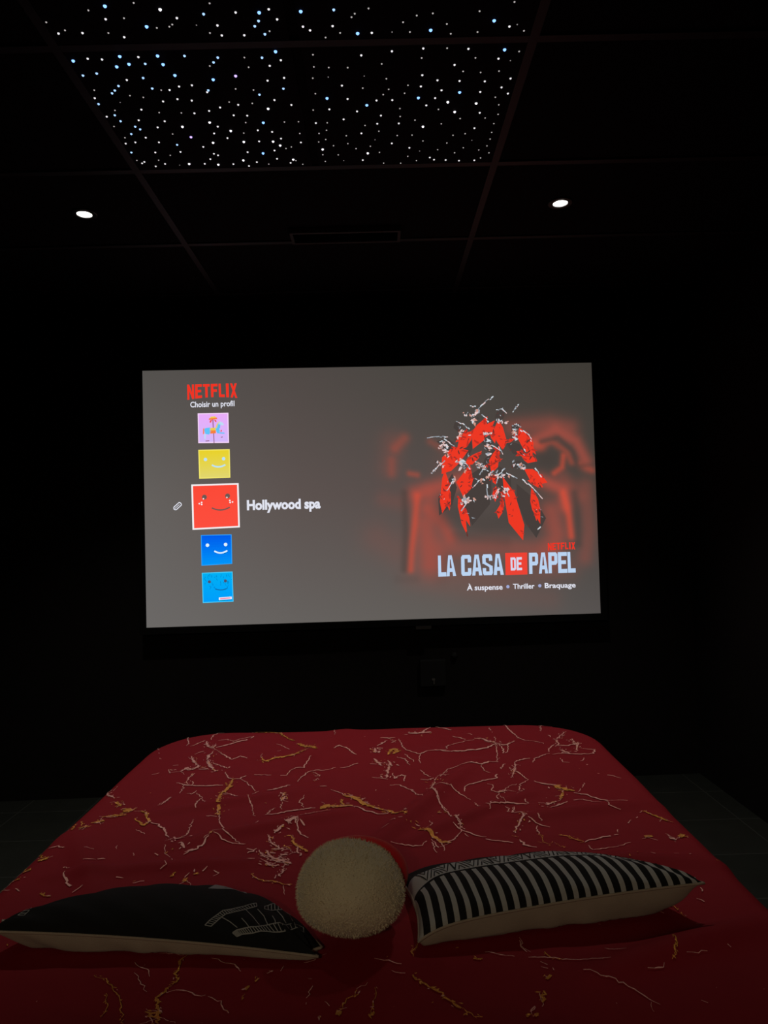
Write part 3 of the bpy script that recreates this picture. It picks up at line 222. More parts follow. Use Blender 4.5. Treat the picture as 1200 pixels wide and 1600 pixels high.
SCR = {'tiles': [[(.2764,.2246),(.4324,.2245),(.4326,.3793),(.2768,.3774)],[(.2762,.4119),(.4352,.4122),(.4355,.5582),(.2783,.5593)],[(.2374,.5878),(.4771,.5871),(.479,.8129),(.2396,.8194)],[(.281,.8466),(.4361,.8476),(.4364,.9974),(.2813,1.0026)],[(.2822,1.0384),(.4372,1.0364),(.4389,1.189),(.2842,1.1907)]],'logo': [(.2256,.0753),(.4779,.0735),(.4796,.1496),(.2258,.1544)],'choisir': [(.2397,.1925),(.4641,.1905),(.2396,.1645)],'name': [(.5165,.724),(.8914,.7239),(.5162,.6749)],'pencil': [(.148,.7128),(.1807,.6843)],'small_logo': [(2.0584,.9365),(2.2009,.9355),(2.2012,.9737),(2.0587,.9763)],'t1': [(1.4866,.9849),(1.571,.9853),(1.5776,1.0921),(1.4854,1.0933)],'t2': [(1.6057,.9863),(1.8211,.9845),(1.8245,1.0934),(1.6044,1.0929)],'de_box': [(1.8351,.9819),(1.9492,.9821),(1.9473,1.095),(1.8334,1.0956)],'de': [(1.8613,1.0054),(1.9204,1.0051),(1.9201,1.0725),(1.8611,1.0727)],'t3': [(1.9581,.9844),(2.1991,.9852),(2.1992,1.0925),(1.9564,1.0933)],'g1': [(1.6309,1.1676),(1.816,1.1682),(1.6308,1.141)],'g2': [(1.8699,1.1669),(1.9818,1.1683),(1.8698,1.1412)],'g3': [(2.0349,1.1679),(2.1964,1.1688),(2.0348,1.1422)],'dots': [(1.8434,1.1552),(2.0093,1.1553)],'disc': [(2.0687,.4995)],'red': [[(1.7369,.2637),(1.7665,.298),(1.768,.347),(1.7574,.3895),(1.7228,.4193),(1.7079,.4068),(1.6962,.3882),(1.7033,.3578),(1.711,.309)],[(1.7967,.3109),(1.8217,.2991),(1.8611,.3153),(1.863,.349),(1.8467,.3793),(1.8479,.4344),(1.8294,.437),(1.8119,.4091),(1.8133,.3663),(1.7894,.3474)],[(1.9369,.3445),(1.9732,.3637),(1.9935,.4009),(1.9891,.4376),(2.0002,.4745),(1.9764,.4495),(1.9406,.4181),(1.9105,.3991)],[(1.6299,.3562),(1.6672,.3387),(1.6851,.3513),(1.6654,.3936),(1.6521,.4299),(1.615,.4443),(1.5912,.4224),(1.6288,.3928)],[(1.5901,.459),(1.6208,.4536),(1.6231,.478),(1.5892,.4894),(1.5839,.5624),(1.5171,.5547),(1.5342,.4942),(1.5499,.4763)],[(1.7862,.4452),(1.8172,.4367),(1.8346,.4646),(1.8273,.5011),(1.8075,.5433),(1.7764,.5609),(1.7554,.5451),(1.7716,.5181),(1.7908,.4941)],[(1.6437,.5029),(1.6933,.4797),(1.7192,.4345),(1.7243,.4682),(1.705,.4982),(1.6616,.5155)],[(1.8645,.398),(1.8986,.3866),(1.8794,.4106)],[(1.9387,.4731),(1.994,.4744),(2.0014,.5296),(1.9739,.5229),(1.9563,.498)],[(1.9482,.5556),(1.998,.5384),(2.0336,.5759),(2.042,.6006),(2.0194,.6306),(1.9954,.6117),(1.9871,.587)],[(1.5989,.5716),(1.6427,.5361),(1.6789,.5491),(1.6806,.5918),(1.6701,.6341),(1.6265,.6634),(1.5896,.6746),(1.5974,.6202)],[(1.5982,.6931),(1.6315,.7),(1.6288,.7848),(1.6457,.8277),(1.6389,.8518),(1.6147,.8481),(1.6075,.7843)],[(1.8663,.6207),(1.8971,.6153),(1.9053,.646),(1.9126,.701),(1.914,.7498),(1.8963,.8223),(1.9067,.8772),(1.9057,.9045),(1.8757,.8885),(1.8588,.8455),(1.8671,.779),(1.8626,.7302),(1.8386,.7174),(1.8697,.7),(1.8773,.6575)],[(1.9629,.6657),(1.9991,.6849),(2.0099,.7279),(2.0358,.7773),(2.0407,.8139),(2.0159,.8194),(2.0025,.7642),(1.9796,.7149)],[(1.5172,.5514),(1.5506,.5552),(1.5456,.6189),(1.5559,.6799),(1.5511,.7404),(1.5266,.7458),(1.5311,.6974),(1.5196,.6729),(1.5335,.6186)],[(1.7759,.5758),(1.8034,.5765),(1.8051,.6192),(1.7806,.6186)],[(1.7798,.6429),(1.8041,.6496),(1.8082,.7106),(1.7835,.716)],[(1.817,.7229),(1.8414,.7236),(1.8312,.7537),(1.8062,.7713),(1.8266,.8022),(1.8023,.7955)],[(1.7562,.5205),(1.8088,.5034),(1.7774,.5271),(1.765,.5329)]],'dark': [[(1.5761,.3184),(1.6014,.2914),(1.6316,.3012),(1.6364,.3441),(1.6236,.3621),(1.5935,.3493)],[(1.8037,.2865),(1.8113,.2407),(1.8484,.2335),(1.8691,.2572),(1.8462,.2997),(1.8153,.3051)],[(1.8913,.3313),(1.9134,.3134),(1.9376,.3261),(1.9367,.3506),(1.8992,.3682)],[(1.5009,.3838),(1.5373,.3907),(1.5855,.4101),(1.5903,.4529),(1.5353,.4577),(1.5244,.4148)],[(1.7231,.4071),(1.7513,.3894),(1.7815,.4023),(1.7805,.4328),(1.7315,.4317)],[(1.5892,.4894),(1.6262,.4781),(1.6437,.5029),(1.6246,.5268),(1.5943,.52)],[(1.6601,.369),(1.6847,.3635),(1.6937,.4675),(1.6439,.4968),(1.633,.4539)],[(1.7679,.4448),(1.8123,.3969),(1.8107,.4457),(1.7785,.4938),(1.7276,.5536),(1.7357,.4928)],[(1.8671,.4103),(1.9408,.412),(1.976,.4617),(1.9379,.4976),(1.8835,.4718)],[(1.8876,.533),(1.9377,.5037),(1.9739,.5229),(1.9608,.547),(1.899,.5577)],[(1.7111,.5925),(1.7153,.5561),(1.7464,.5416),(1.7701,.5635),(1.7747,.6123),(1.7597,.6972),(1.7688,.7946),(1.707,.8172),(1.634,.8153),(1.6305,.7303),(1.6695,.6523),(1.6892,.6103)],[(1.8067,.5705),(1.8385,.5346),(1.8744,.5599),(1.91,.5974),(1.8724,.6208),(1.8465,.6628),(1.8638,.6937),(1.8326,.7112),(1.8041,.6496)],[(1.9089,.6278),(1.9648,.6109),(1.9874,.6664),(1.9676,.7085),(2.0018,.7825),(2.0179,.8498),(2.0418,.8687),(1.9866,.8672),(1.9244,.8959),(1.9167,.762)],[(1.5065,.6058),(1.593,.5653),(1.5894,.6807),(1.5507,.7525),(1.5082,.7514)]],'pale': [((1.7157,.2571),.0218,.0267),((1.8479,.2844),.0133,.0206),((1.9193,.3564),.0158,.023),((1.6072,.3404),.0164,.023),((1.5588,.4461),.0206,.0267),((1.7546,.4384),.023,.0267),((1.6114,.5204),.0206,.0267),((1.9399,.5282),.0194,.023),((1.6633,.2682),.0121,.0194),((1.5156,.4024),.017,.0121),((1.7704,.3654),.0133,.0145),((1.7201,.5016),.0133,.0121),((1.7318,.5202),.0158,.0109),((1.5209,.5304),.0097,.0182),((1.7437,.5872),.0182,.0303),((1.837,.5804),.0158,.0254),((1.6558,.7006),.0206,.0194),((1.6399,.7214),.0133,.0158),((1.5731,.6165),.0145,.0121),((1.7624,.7094),.0121,.0206),((1.8343,.6595),.0158,.017),((1.4906,.5665),.0121,.0085),((1.8225,.647),.0121,.0097)],'strokes': [[(1.7195,.2327),(1.77,.1877),(1.8026,.1687)],[(1.897,.2517),(1.9163,.2275),(1.9304,.2106)],[(1.4493,.3778),(1.5135,.3719),(1.5561,.3741)],[(1.6771,.2165),(1.7076,.2202)],[(1.487,.5448),(1.5342,.4942)],[(1.8175,.4276),(1.8375,.4708)],[(1.9369,.3445),(1.979,.373),(1.9933,.407)],[(1.737,.2618),(1.7608,.2825),(1.7712,.3042)],[(1.6638,.2499),(1.651,.268)],[(1.6013,.2944),(1.6376,.3074),(1.6673,.3356)],[(1.8113,.2407),(1.8422,.2352),(1.8691,.2572)],[(1.8945,.3252),(1.9164,.3146),(1.9374,.3292)],[(1.5375,.3846),(1.5912,.4224)],[(1.7809,.4206),(1.8289,.4523)],[(1.9374,.6041),(1.994,.6543),(2.0413,.7074)],[(1.676,.6403),(1.7139,.6017)],[(1.7498,.6239),(1.7536,.697)],[(1.5477,.6493),(1.5861,.5895)],[(1.6144,.7602),(1.6558,.7006)],[(1.8051,.6192),(1.8126,.5767),(1.8505,.541)],[(1.8558,.5656),(1.91,.5974)],[(2.0039,.5447),(2.0391,.5944)],[(1.7148,.5744),(1.7341,.5444),(1.7643,.5542)],[(1.7717,.7035),(1.7542,.6788)],[(1.6009,.5047),(1.6434,.5117),(1.6669,.5428)],[(1.8469,.6507),(1.864,.6876)]],'glow': [([(2.0083,.4012),(2.1211,.3502),(2.2267,.4128),(2.2831,.5312)],.0297,.75),([(1.8932,.3319),(2.0953,.3161),(2.1957,.3384)],.043,.5),([(2.017,.4415),(2.0988,.4099),(2.1776,.4652),(2.1992,.5192)],.0165,.5),([(2.045,.4087),(2.1331,.3906),(2.2113,.466),(2.2288,.54)],.0116,-.65),([(2.1567,.4848),(2.1478,.5447),(2.1064,.5738)],.0132,.8),([(2.0076,.4213),(2.0438,.4421)],.0198,.7),([(2.0347,.6087),(2.1503,.6615),(2.1608,.7451)],.033,.9),([(2.2393,.5302),(2.3054,.5652)],.0165,.45),([(2.2218,.5465),(2.3439,.5293)],.0132,-.5),([(1.3832,.6656),(1.5168,.6292),(1.6172,.6052)],.0397,.85),([(1.3895,.6757),(1.372,.8237),(1.3518,.9548),(1.3424,1.053)],.0165,.75),([(1.3239,.6575),(1.3249,.8554),(1.3128,1.0521)],.0165,-.55),([(1.4496,.6606),(1.4797,.7606)],.033,.5),([(1.4405,.743),(1.5114,.8109),(1.5552,.8946)],.0314,.8),([(1.5071,.9525),(1.7727,.9468),(2.022,.9736)],.0496,.5),([(1.4282,.8252),(1.4455,1.0232)],.0595,.75),([(2.1497,.6782),(2.1758,.7953),(2.1852,.9052)],.0165,.85),([(2.2102,.6797),(2.2222,.8132),(2.2207,.946)],.0165,-.55),([(2.2687,.6478),(2.2768,.8811),(2.2518,1.0132)],.0397,.4),([(2.0791,.7762),(2.1085,.8932),(2.0779,1.0017)],.0529,.7),([(2.1527,.5949),(2.2332,.6969)],.033,.35),([(1.2842,.4249),(1.3319,.3762)],.0231,.38),([(1.2625,.4907),(1.2607,.5568)],.0198,.28),([(1.3532,.559),(1.3927,.5666)],.0132,.5),([(1.2653,.3913),(1.2484,.5234)],.0529,.2),([(1.2175,.6878),(1.3485,.7241)],.0397,.18),([(1.1792,.8843),(1.276,.9526)],.0727,.16),([(1.3377,1.1021),(1.6657,1.1775),(2.0634,1.2225)],.0529,.12),([(1.4709,1.0567),(1.8005,1.1158),(2.1689,1.0771)],.0463,.2),([(1.554,.4975),(1.685,.567)],.0661,.12),([(1.464,.3958),(1.5228,.4303)],.0165,.3),([(1.546,.7623),(1.7431,.8336),(1.9776,.8067)],.0595,-.5),([(1.5921,.8791),(1.8402,.9189)],.033,-.3),([(1.539,.9929),(1.5025,1.1069)],.0297,-.1),([(1.2785,1.1003),(1.3706,1.103)],.0198,-.15),([(2.062,.4993),(2.0788,.4997)],.043,-.8)]}
# ---- surfaces shared by the soft furnishings (metres; x right, y towards the screen, z up)
BED_TOP = 0.55
BED_ROT = 0.01116                                        # the bed stands a touch askew too
BX, BHALF, BY0, BY1, ROLL = -0.0640, 0.8175, 0.60, 2.805, 0.045
def smooth(a, b, x):
    t = min(1.0, max(0.0, (x - a) / (b - a))); return t * t * (3 - 2 * t)
def crease(x, y, x0, y0, x1, y1, s, h):
    dx, dy = x1 - x0, y1 - y0; L2 = dx * dx + dy * dy
    t = min(1.0, max(0.0, ((x - x0) * dx + (y - y0) * dy) / L2))
    d2 = (x - x0 - t * dx) ** 2 + (y - y0 - t * dy) ** 2
    return h * math.exp(-d2 / (s * s)) * (0.35 + 0.65 * math.sin(math.pi * min(1, max(0, t * 0.9 + 0.05))))
CREASES = [(-0.10,1.60,0.30,2.35,0.030,0.0229),(0.05,1.75,0.42,2.05,0.022,0.0179),(-0.55,1.75,-0.10,1.95,0.028,0.0153),
           (-0.70,1.95,-0.25,2.10,0.025,0.0128),(0.30,1.85,0.70,1.95,0.03,0.0179),(0.35,1.65,0.72,1.60,0.03,0.0179),
           (-0.75,1.62,-0.30,1.66,0.022,0.0153),(-0.60,1.50,-0.80,1.85,0.03,0.0128),(-0.3,2.3,-0.15,2.75,0.05,0.0153),
           (0.35,1.22,0.74,1.36,0.035,0.0229),(-0.6,1.12,-0.1,1.05,0.04,0.0128),(0.1,1.1,0.5,0.95,0.05,0.0128),
           (0.1,2.45,0.6,2.5,0.05,0.0128),(-0.65,2.5,-0.2,2.42,0.05,0.0128)]
def duvet_z(x, y):
    z = BED_TOP + 0.0022 * math.sin(3.1 * x + 1.7 * y + 0.4) + 0.0018 * math.sin(7.3 * x - 4.1 * y) + 0.0011 * math.sin(5.2 * x + 13.0 * y + 1.0)
    for c in CREASES: z += crease(x, y, *c)
    return z

def duvet_edge(x, y):
    """signed distance of a point to the rim where the duvet starts to roll over (negative on the flat top)"""
    c, s = math.cos(BED_ROT), math.sin(BED_ROT)
    lx, ly = c * (x - BX) - s * y, s * (x - BX) + c * y
    yc = (BY0 + BY1) / 2; X, Y = BHALF - ROLL, (BY1 - BY0) / 2 - ROLL
    r = 0.24 if ly > yc else 0.16
    qx, qy = abs(lx) - X + r, abs(ly - yc) - Y + r
    return math.hypot(max(qx, 0), max(qy, 0)) + min(max(qx, qy), 0) - r

def cushion_pt(C, u, v, side):
    """C: near edge middle (cx, cy), half width a, depth d, turn, seam heights s0 (left) s1 (right), puff up tt and down tb; u, v in [-1, 1]; side +1 upper cloth, -1 lower cloth"""
    a, d = C['a'], C['d']
    x = a * u * (1 - 0.05 * (1 - abs(v) ** 2.2) * abs(u) ** 3)
    w = (v + 1) / 2
    y = d * w * (1 - (C['taper_right'] if u > 0 else C['taper_left']) * abs(u) ** 2.4) + 0.014 * (1 - abs(u) ** 2.0) * (1 - w) ** 3
    e = max(0.0, (1 - abs(u) ** (C['end_right'] if u > 0 else C['end_left'])) * (1 - abs(v) ** 2.2))
    k = e ** 0.5 if side > 0 else e ** (0.5 + 0.25 * smooth(0.55, 1.0, u * C['slim']))
    seam = C['s0'] + (C['s1'] - C['s0']) * (u + 1) / 2
    if u < 0: seam -= C['droop'] * abs(u) ** 8 * (1 - w) ** 2      # the near left corner hangs a little
    seam += (BED_TOP + 0.012 - seam) * w ** 1.5 * (1 - 0.9 * max(0.0, u * C['slim']) ** 6)
    wr = 0.010 * math.sin(17 * u + 9 * v + C['cx'] * 5) * (1 - k) * k
    if side > 0: z = seam + C['tt'] * k + wr
    else:
        z = seam - C['tb'] * k * 1.15 + 0.018 * math.sin(16 * u - 7 * v + 1.5 * math.sin(6 * u)) * k * (1 - k)
        z = max(z, BED_TOP + 0.006)
    ca, sa = math.cos(C['ang']), math.sin(C['ang'])
    return (C['cx'] + ca * x - sa * y, C['cy'] + sa * x + ca * y, z)
CUSHION_RIGHT = dict(cx=0.327, cy=1.325, a=0.276, d=0.265, ang=0.121, s0=0.590, s1=0.624, tt=0.044, tb=0.095, taper_left=0.06, taper_right=0.88, droop=0.020, end_left=6.0, end_right=2.4, slim=1)
CUSHION_LEFT = dict(cx=-0.4250, cy=1.287, a=0.302, d=0.215, ang=-0.080, s0=0.602, s1=0.566, tt=0.044, tb=0.060, taper_left=0.80, taper_right=0.84, droop=0.0, end_left=2.6, end_right=2.2, slim=-1)

# ------------------------------------------------------------------ bed under the duvet
def bed_xy(x, y):                                        # bed frame -> room
    c, s = math.cos(-BED_ROT), math.sin(-BED_ROT)
    return (BX + c * x - s * y, s * x + c * y)
M_BEDWOOD = mat('dark_bed_board', (0.02, 0.017, 0.015, 1), 0.6, noise=0.3, scale=12)
M_MATTRESS = mat('mattress_ticking', (0.55, 0.53, 0.50, 1), 0.9, noise=0.05)
bed = thing('bed', 'low double bed hidden under the red marbled duvet', 'bed', (BX, 0, 0), -BED_ROT)
def rounded_block(x0, x1, y0, y1, z0, z1, r, soft):
    pts = []
    for cx_, cy_, a0 in ((x1 - r, y1 - r, 0), (x0 + r, y1 - r, 90), (x0 + r, y0 + r, 180), (x1 - r, y0 + r, 270)):
        for k in range(9): t = math.radians(a0 + 90 * k / 8); pts.append((cx_ + r * math.cos(t), cy_ + r * math.sin(t)))
    bm = bmesh.new(); f = bm.faces.new([bm.verts.new((x, y, z0)) for x, y in pts])
    up = [v for v in bmesh.ops.extrude_face_region(bm, geom=[f])['geom'] if isinstance(v, bmesh.types.BMVert)]
    bmesh.ops.translate(bm, verts=up, vec=(0, 0, z1 - z0))
    bmesh.ops.bevel(bm, geom=[e for e in bm.edges if abs(e.verts[0].co.z - e.verts[1].co.z) < 1e-6], offset=soft, segments=4, affect='EDGES', profile=0.5)
    bmesh.ops.recalc_face_normals(bm, faces=bm.faces[:])
    m = MB(); m.add_bm(bm); return m
rounded_block(-0.70, 0.70, 0.72, 2.68, 0.12, 0.28, 0.20, 0.008).build('bed_base', M_BEDWOOD, bed)
rounded_block(-0.745, 0.745, 0.675, 2.730, 0.28, 0.530, 0.235, 0.035).build('mattress', M_MATTRESS, bed)
for lx in (-0.58, 0.58):
    for ly in (0.86, 2.54):
        b = MB(); b.lathe([(0, 0.0), (0.025, 0.0), (0.032, 0.12), (0, 0.12)], 16, c=(lx, ly, 0)); b.build('leg', M_BLACK, bed, fix=True)

# ------------------------------------------------------------------ duvet
def duvet_mesh():
    NU, NV = 150, 210
    hw, hl, yc = BHALF, (BY1 - BY0) / 2, (BY0 + BY1) / 2
    cr_foot, cr_head = 0.24, 0.16
    def outline(a, c):                                   # square boundary -> rounded rectangle, as seen from the middle
        x, y = a * (hw - ROLL), c * (hl - ROLL)
        r = (cr_foot if c > 0 else cr_head)
        X, Y = hw - ROLL, hl - ROLL
        ax, ay = abs(x), abs(y)
        if ax > X - r and ay > Y - r:                    # slide the corner onto its arc along the ray from the arc centre
            dx, dy = ax - (X - r), ay - (Y - r); L = math.hypot(dx, dy)
            k = r / L if L > 1e-9 else 0
            ax, ay = X - r + dx * k, Y - r + dy * k
        return math.copysign(ax, x), math.copysign(ay, y)
    m = MB(); idx = {}
    for j in range(NV + 1):
        for i in range(NU + 1):
            a, c = 2 * i / NU - 1, 2 * j / NV - 1
            s = max(abs(a), abs(c))
            if s < 1e-9: x, y = 0, 0
            else:
                bx, by = outline(a / s, c / s); sx, sy = a / s * (hw - ROLL), c / s * (hl - ROLL)
                t = smooth(0.55, 1.0, s)
                x, y = s * (sx + (bx - sx) * t), s * (sy + (by - sy) * t)
            X, Y = bed_xy(x, y + yc)
            idx[(i, j)] = len(m.v); m.v.append((X, Y, duvet_z(X, Y)))
    for j in range(NV):
        for i in range(NU):
            m.f.append((idx[(i, j)], idx[(i + 1, j)], idx[(i + 1, j + 1)], idx[(i, j + 1)])); m.m.append(0)
    loop = [(i, 0) for i in range(NU)] + [(NU, j) for j in range(NV)] + [(i, NV) for i in range(NU, 0, -1)] + [(0, j) for j in range(NV, 0, -1)]
    base = [Vector(m.v[idx[k]]) for k in loop]; n = len(base)
    nor = []
    for k in range(n):
        t = base[(k + 1) % n] - base[k - 1]; v = Vector((t.y, -t.x, 0)).normalized(); nor.append(v)
    for _ in range(6): nor = [(nor[k - 1] + nor[k] * 2 + nor[(k + 1) % n]).normalized() for k in range(n)]
    s_acc = [0.0]
    for k in range(1, n): s_acc.append(s_acc[-1] + (base[k] - base[k - 1]).length)
    per = s_acc[-1] + (base[0] - base[-1]).length
    prev = [idx[k] for k in loop]
    ringdef = [('r', a) for a in (15, 30, 45, 60, 75, 90)] + [('d', d) for d in (0.03, 0.07, 0.12, 0.18, 0.25, 0.32, 0.38)]
    for kind, val in ringdef:
        cur = []
        for k in range(n):
            ph = s_acc[k] / per * 2 * math.pi
            fold = 0.5 * math.sin(21 * ph) + 0.3 * math.sin(34 * ph + 1.0) + 0.2 * math.sin(55 * ph + 2.1)
            if kind == 'r':
                t = math.radians(val); off, dz = ROLL * math.sin(t), -ROLL * (1 - math.cos(t))
            else:
                off = ROLL + 0.004 * val / 0.38 + 0.020 * fold * (val / 0.38); dz = -ROLL - val + 0.008 * fold * (val / 0.38)
            p = base[k] + nor[k] * off; cur.append(len(m.v)); m.v.append((p.x, p.y, p.z + dz))
        for k in range(n):
            q = (k + 1) % n
            m.f.append((prev[k], cur[k], cur[q], prev[q])); m.m.append(0)
        prev = cur
    return m

def ribbon(m, P, pts, width, mi, rnd, step=0.010, jag=0.45, wander=0.0, gap=0.0, off=0.0012, taper=True, ok=None):
    """a band of foil or print lying on the surface P(a, b) along pts"""
    dense = []
    for k in range(len(pts) - 1):
        (a0, b0), (a1, b1) = pts[k], pts[k + 1]
        q0, q1 = Vector(P(a0, b0)), Vector(P(a1, b1))
        n = max(1, int((q1 - q0).length / step))
        for i in range(n): dense.append((a0 + (a1 - a0) * i / n, b0 + (b1 - b0) * i / n))
    dense.append(pts[-1])
    if wander > 0: dense = [(a + wander * rnd.uniform(-1, 1), c + wander * rnd.uniform(-1, 1)) for a, c in dense]
    pos = [Vector(P(a, b_)) for a, b_ in dense]
    N = len(pos); L, Rr = [], []
    e = 0.004
    for i, (a, b_) in enumerate(dense):
        t = pos[min(i + 1, N - 1)] - pos[max(i - 1, 0)]
        pa = Vector(P(a + e, b_)) - Vector(P(a - e, b_)); pb = Vector(P(a, b_ + e)) - Vector(P(a, b_ - e))
        nn = pa.cross(pb).normalized()
        if nn.z < 0: nn = -nn
        s = nn.cross(t).normalized() if t.length > 1e-7 else Vector((1, 0, 0))
        w = width / 2
        if taper and N > 3: w *= 0.45 + 0.55 * min(1.0, 3.0 * min(i, N - 1 - i) / N + 0.15)
        wl = w * (1 + jag * rnd.uniform(-1, 1)); wr = w * (1 + jag * rnd.uniform(-1, 1))
        L.append(pos[i] + s * wl + nn * off); Rr.append(pos[i] - s * wr + nn * off)
    i0 = len(m.v); m.v += [tuple(p) for p in L] + [tuple(p) for p in Rr]
    on = True
    for i in range(N - 1):
        if gap > 0 and rnd.random() < 0.35: on = rnd.random() > gap
        if on and (ok is None or (ok(*dense[i]) and ok(*dense[i + 1]))):
            m.f.append((i0 + i, i0 + N + i, i0 + N + i + 1, i0 + i + 1)); m.m.append(mi)

M_DUVET = mat('red_satin_duvet', (0.265, 0.0105, 0.018, 1), 0.75, noise=0.06, scale=30, bump=0.12, bump_scale=500, spec=0.12)
M_FOIL = mat('gold_foil_print', (1.0, 0.44, 0.075, 1), 0.28, 0.50, noise=0.25, scale=150, bump=0.9, bump_scale=380)
M_ROSE = mat('rose_gold_foil_print', (1.0, 0.50, 0.43, 1), 0.36, 0.05, noise=0.3, scale=200, bump=0.6, bump_scale=420)
def duvet_surface(x, y):
    d = min(max(duvet_edge(x, y), 0.0), ROLL * 0.98)
    return (x, y, duvet_z(x, y) - ROLL + math.sqrt(ROLL * ROLL - d * d))
def on_duvet(x, y): return duvet_edge(x, y) < 0.028
rnd = random.Random(11)
m = duvet_mesh()
def shard(m, x, y, size, ang, mi, rnd):
    n = rnd.choice((3, 4, 4, 5)); pts = []
    ax = (math.cos(ang), math.sin(ang))
    for k in range(n):
        t = 2 * math.pi * (k + rnd.uniform(-.3, .3)) / n; p, q = size * math.cos(t) * rnd.uniform(.5, 1.1), size * 0.34 * math.sin(t) * rnd.uniform(.5, 1.1)
        pts.append((x + ax[0] * p - ax[1] * q, y + ax[1] * p + ax[0] * q))
    if all(on_duvet(*p) for p in pts): m.poly([(px, py, duvet_surface(px, py)[2] + 0.0026) for px, py in pts], mi)
for kind, w_mm, pts in VEINS:
    w = w_mm / 1000
    mi = 1 if kind == 'g' else 2
    if kind in 'vd':
        ribbon(m, duvet_surface, pts, w, mi, rnd, step=0.007, jag=0.6, wander=0.0028, gap={'v': 0.05, 'd': 0.5}[kind], off=0.0022, ok=on_duvet)
    else:
        ribbon(m, duvet_surface, pts, w * 0.8, mi, rnd, step=0.006, jag=0.7, wander=0.003, gap={'s': 0.2, 'g': 0.05}[kind], off=0.0022, ok=on_duvet)
        for k in range(len(pts) - 1):                    # cracked flakes along the thick veins
            (a0, c0), (a1, c1) = pts[k], pts[k + 1]; L = math.hypot(a1 - a0, c1 - c0)
            for _ in range(2 + int(L / (0.009 if kind == 's' else 0.012))):
                t = rnd.random(); sd = rnd.gauss(0, 1) * w * (1.3 if kind == 's' else 0.7)
                ang = math.atan2(c1 - c0, a1 - a0) + rnd.gauss(0, 0.7)
                shard(m, a0 + (a1 - a0) * t - (c1 - c0) / (L + 1e-6) * sd, c0 + (c1 - c0) * t + (a1 - a0) / (L + 1e-6) * sd, rnd.uniform(0.3, 1.0) * min(0.011, 0.003 + w * 0.9), ang, mi if rnd.random() < .8 else 3 - mi, rnd)
        if w > 0.006:                                    # hair cracks leaving them
            for _ in range(2):
                a, c = rnd.choice(pts); t = rnd.uniform(0, 6.28); l = rnd.uniform(0.015, 0.04)
                ribbon(m, duvet_surface, [(a, c), (a + l * math.cos(t), c + l * math.sin(t))], 0.0014, 2, rnd, step=0.006, jag=0.5, wander=0.0025, gap=0.25, off=0.0022, ok=on_duvet)
for _ in range(70):                                      # loose flecks
    a, c = rnd.uniform(-0.85, 0.78), rnd.uniform(0.75, 2.7)
    shard(m, a, c, rnd.uniform(0.0015, 0.005), rnd.uniform(0, 6.28), rnd.choice((1, 2, 2)), rnd)
duvet = m.build('duvet', [M_DUVET, M_FOIL, M_ROSE], smooth=True)
tag(duvet, 'dark red duvet with crackled gold foil veins spread over the whole bed', 'duvet')

# ------------------------------------------------------------------ cushions
def cushion_cloth(C, side, mats, name, parent, nu=96, nv=56):
    m = MB(); uv = []
    def warp(t): return math.copysign(1 - (1 - abs(t)) ** 1.6, t)        # more rows near the seam
    for j in range(nv + 1):
        for i in range(nu + 1):
            u, v = warp(2 * i / nu - 1), warp(2 * j / nv - 1)
            m.v.append(cushion_pt(C, u, v, side)); uv.append(((u + 1) / 2, (v + 1) / 2))
    for j in range(nv):
        for i in range(nu):
            a = j * (nu + 1) + i; f = (a, a + 1, a + nu + 2, a + nu + 1)
            m.f.append(f if side > 0 else f[::-1]); m.m.append(0)
    me = m.mesh(name, mats, smooth=True)
    l = me.uv_layers.new(name='UVMap')
    for k, lp in enumerate(me.loops): l.data[k].uv = uv[lp.vertex_index]
    return link(name, me, parent)
def cushion_piping(C, mt, parent):
    pts = [cushion_pt(C, math.copysign(1, 1) * (2 * k / 40 - 1), -1, 1) for k in range(41)] + [cushion_pt(C, 1, 2 * k / 24 - 1, 1) for k in range(1, 25)] \
        + [cushion_pt(C, 1 - 2 * k / 40, 1, 1) for k in range(1, 41)] + [cushion_pt(C, -1, 1 - 2 * k / 24, 1) for k in range(1, 25)]
    m = MB(); m.tube(pts, 0.0026, 6); return m.build('piping', mt, parent, smooth=True)
M_BEIGE = mat('beige_cushion_back', (0.42, 0.34, 0.265, 1), 0.9, noise=0.12, scale=25, bump=0.25, bump_scale=600, sheen=0.1, spec=0.2)
M_PRINTBLACK = mat('black_cushion_print', (0.010, 0.010, 0.010, 1), 0.85, noise=0.1, bump=0.15, bump_scale=700, spec=0.2)
M_PRINTWHITE = mat('white_cushion_ink', (0.34, 0.335, 0.32, 1), 0.85, noise=0.06, scale=60, spec=0.2)
M_PRINTGREY = mat('grey_cushion_ink', (0.30, 0.28, 0.28, 1), 0.85, noise=0.1, scale=60, spec=0.2)

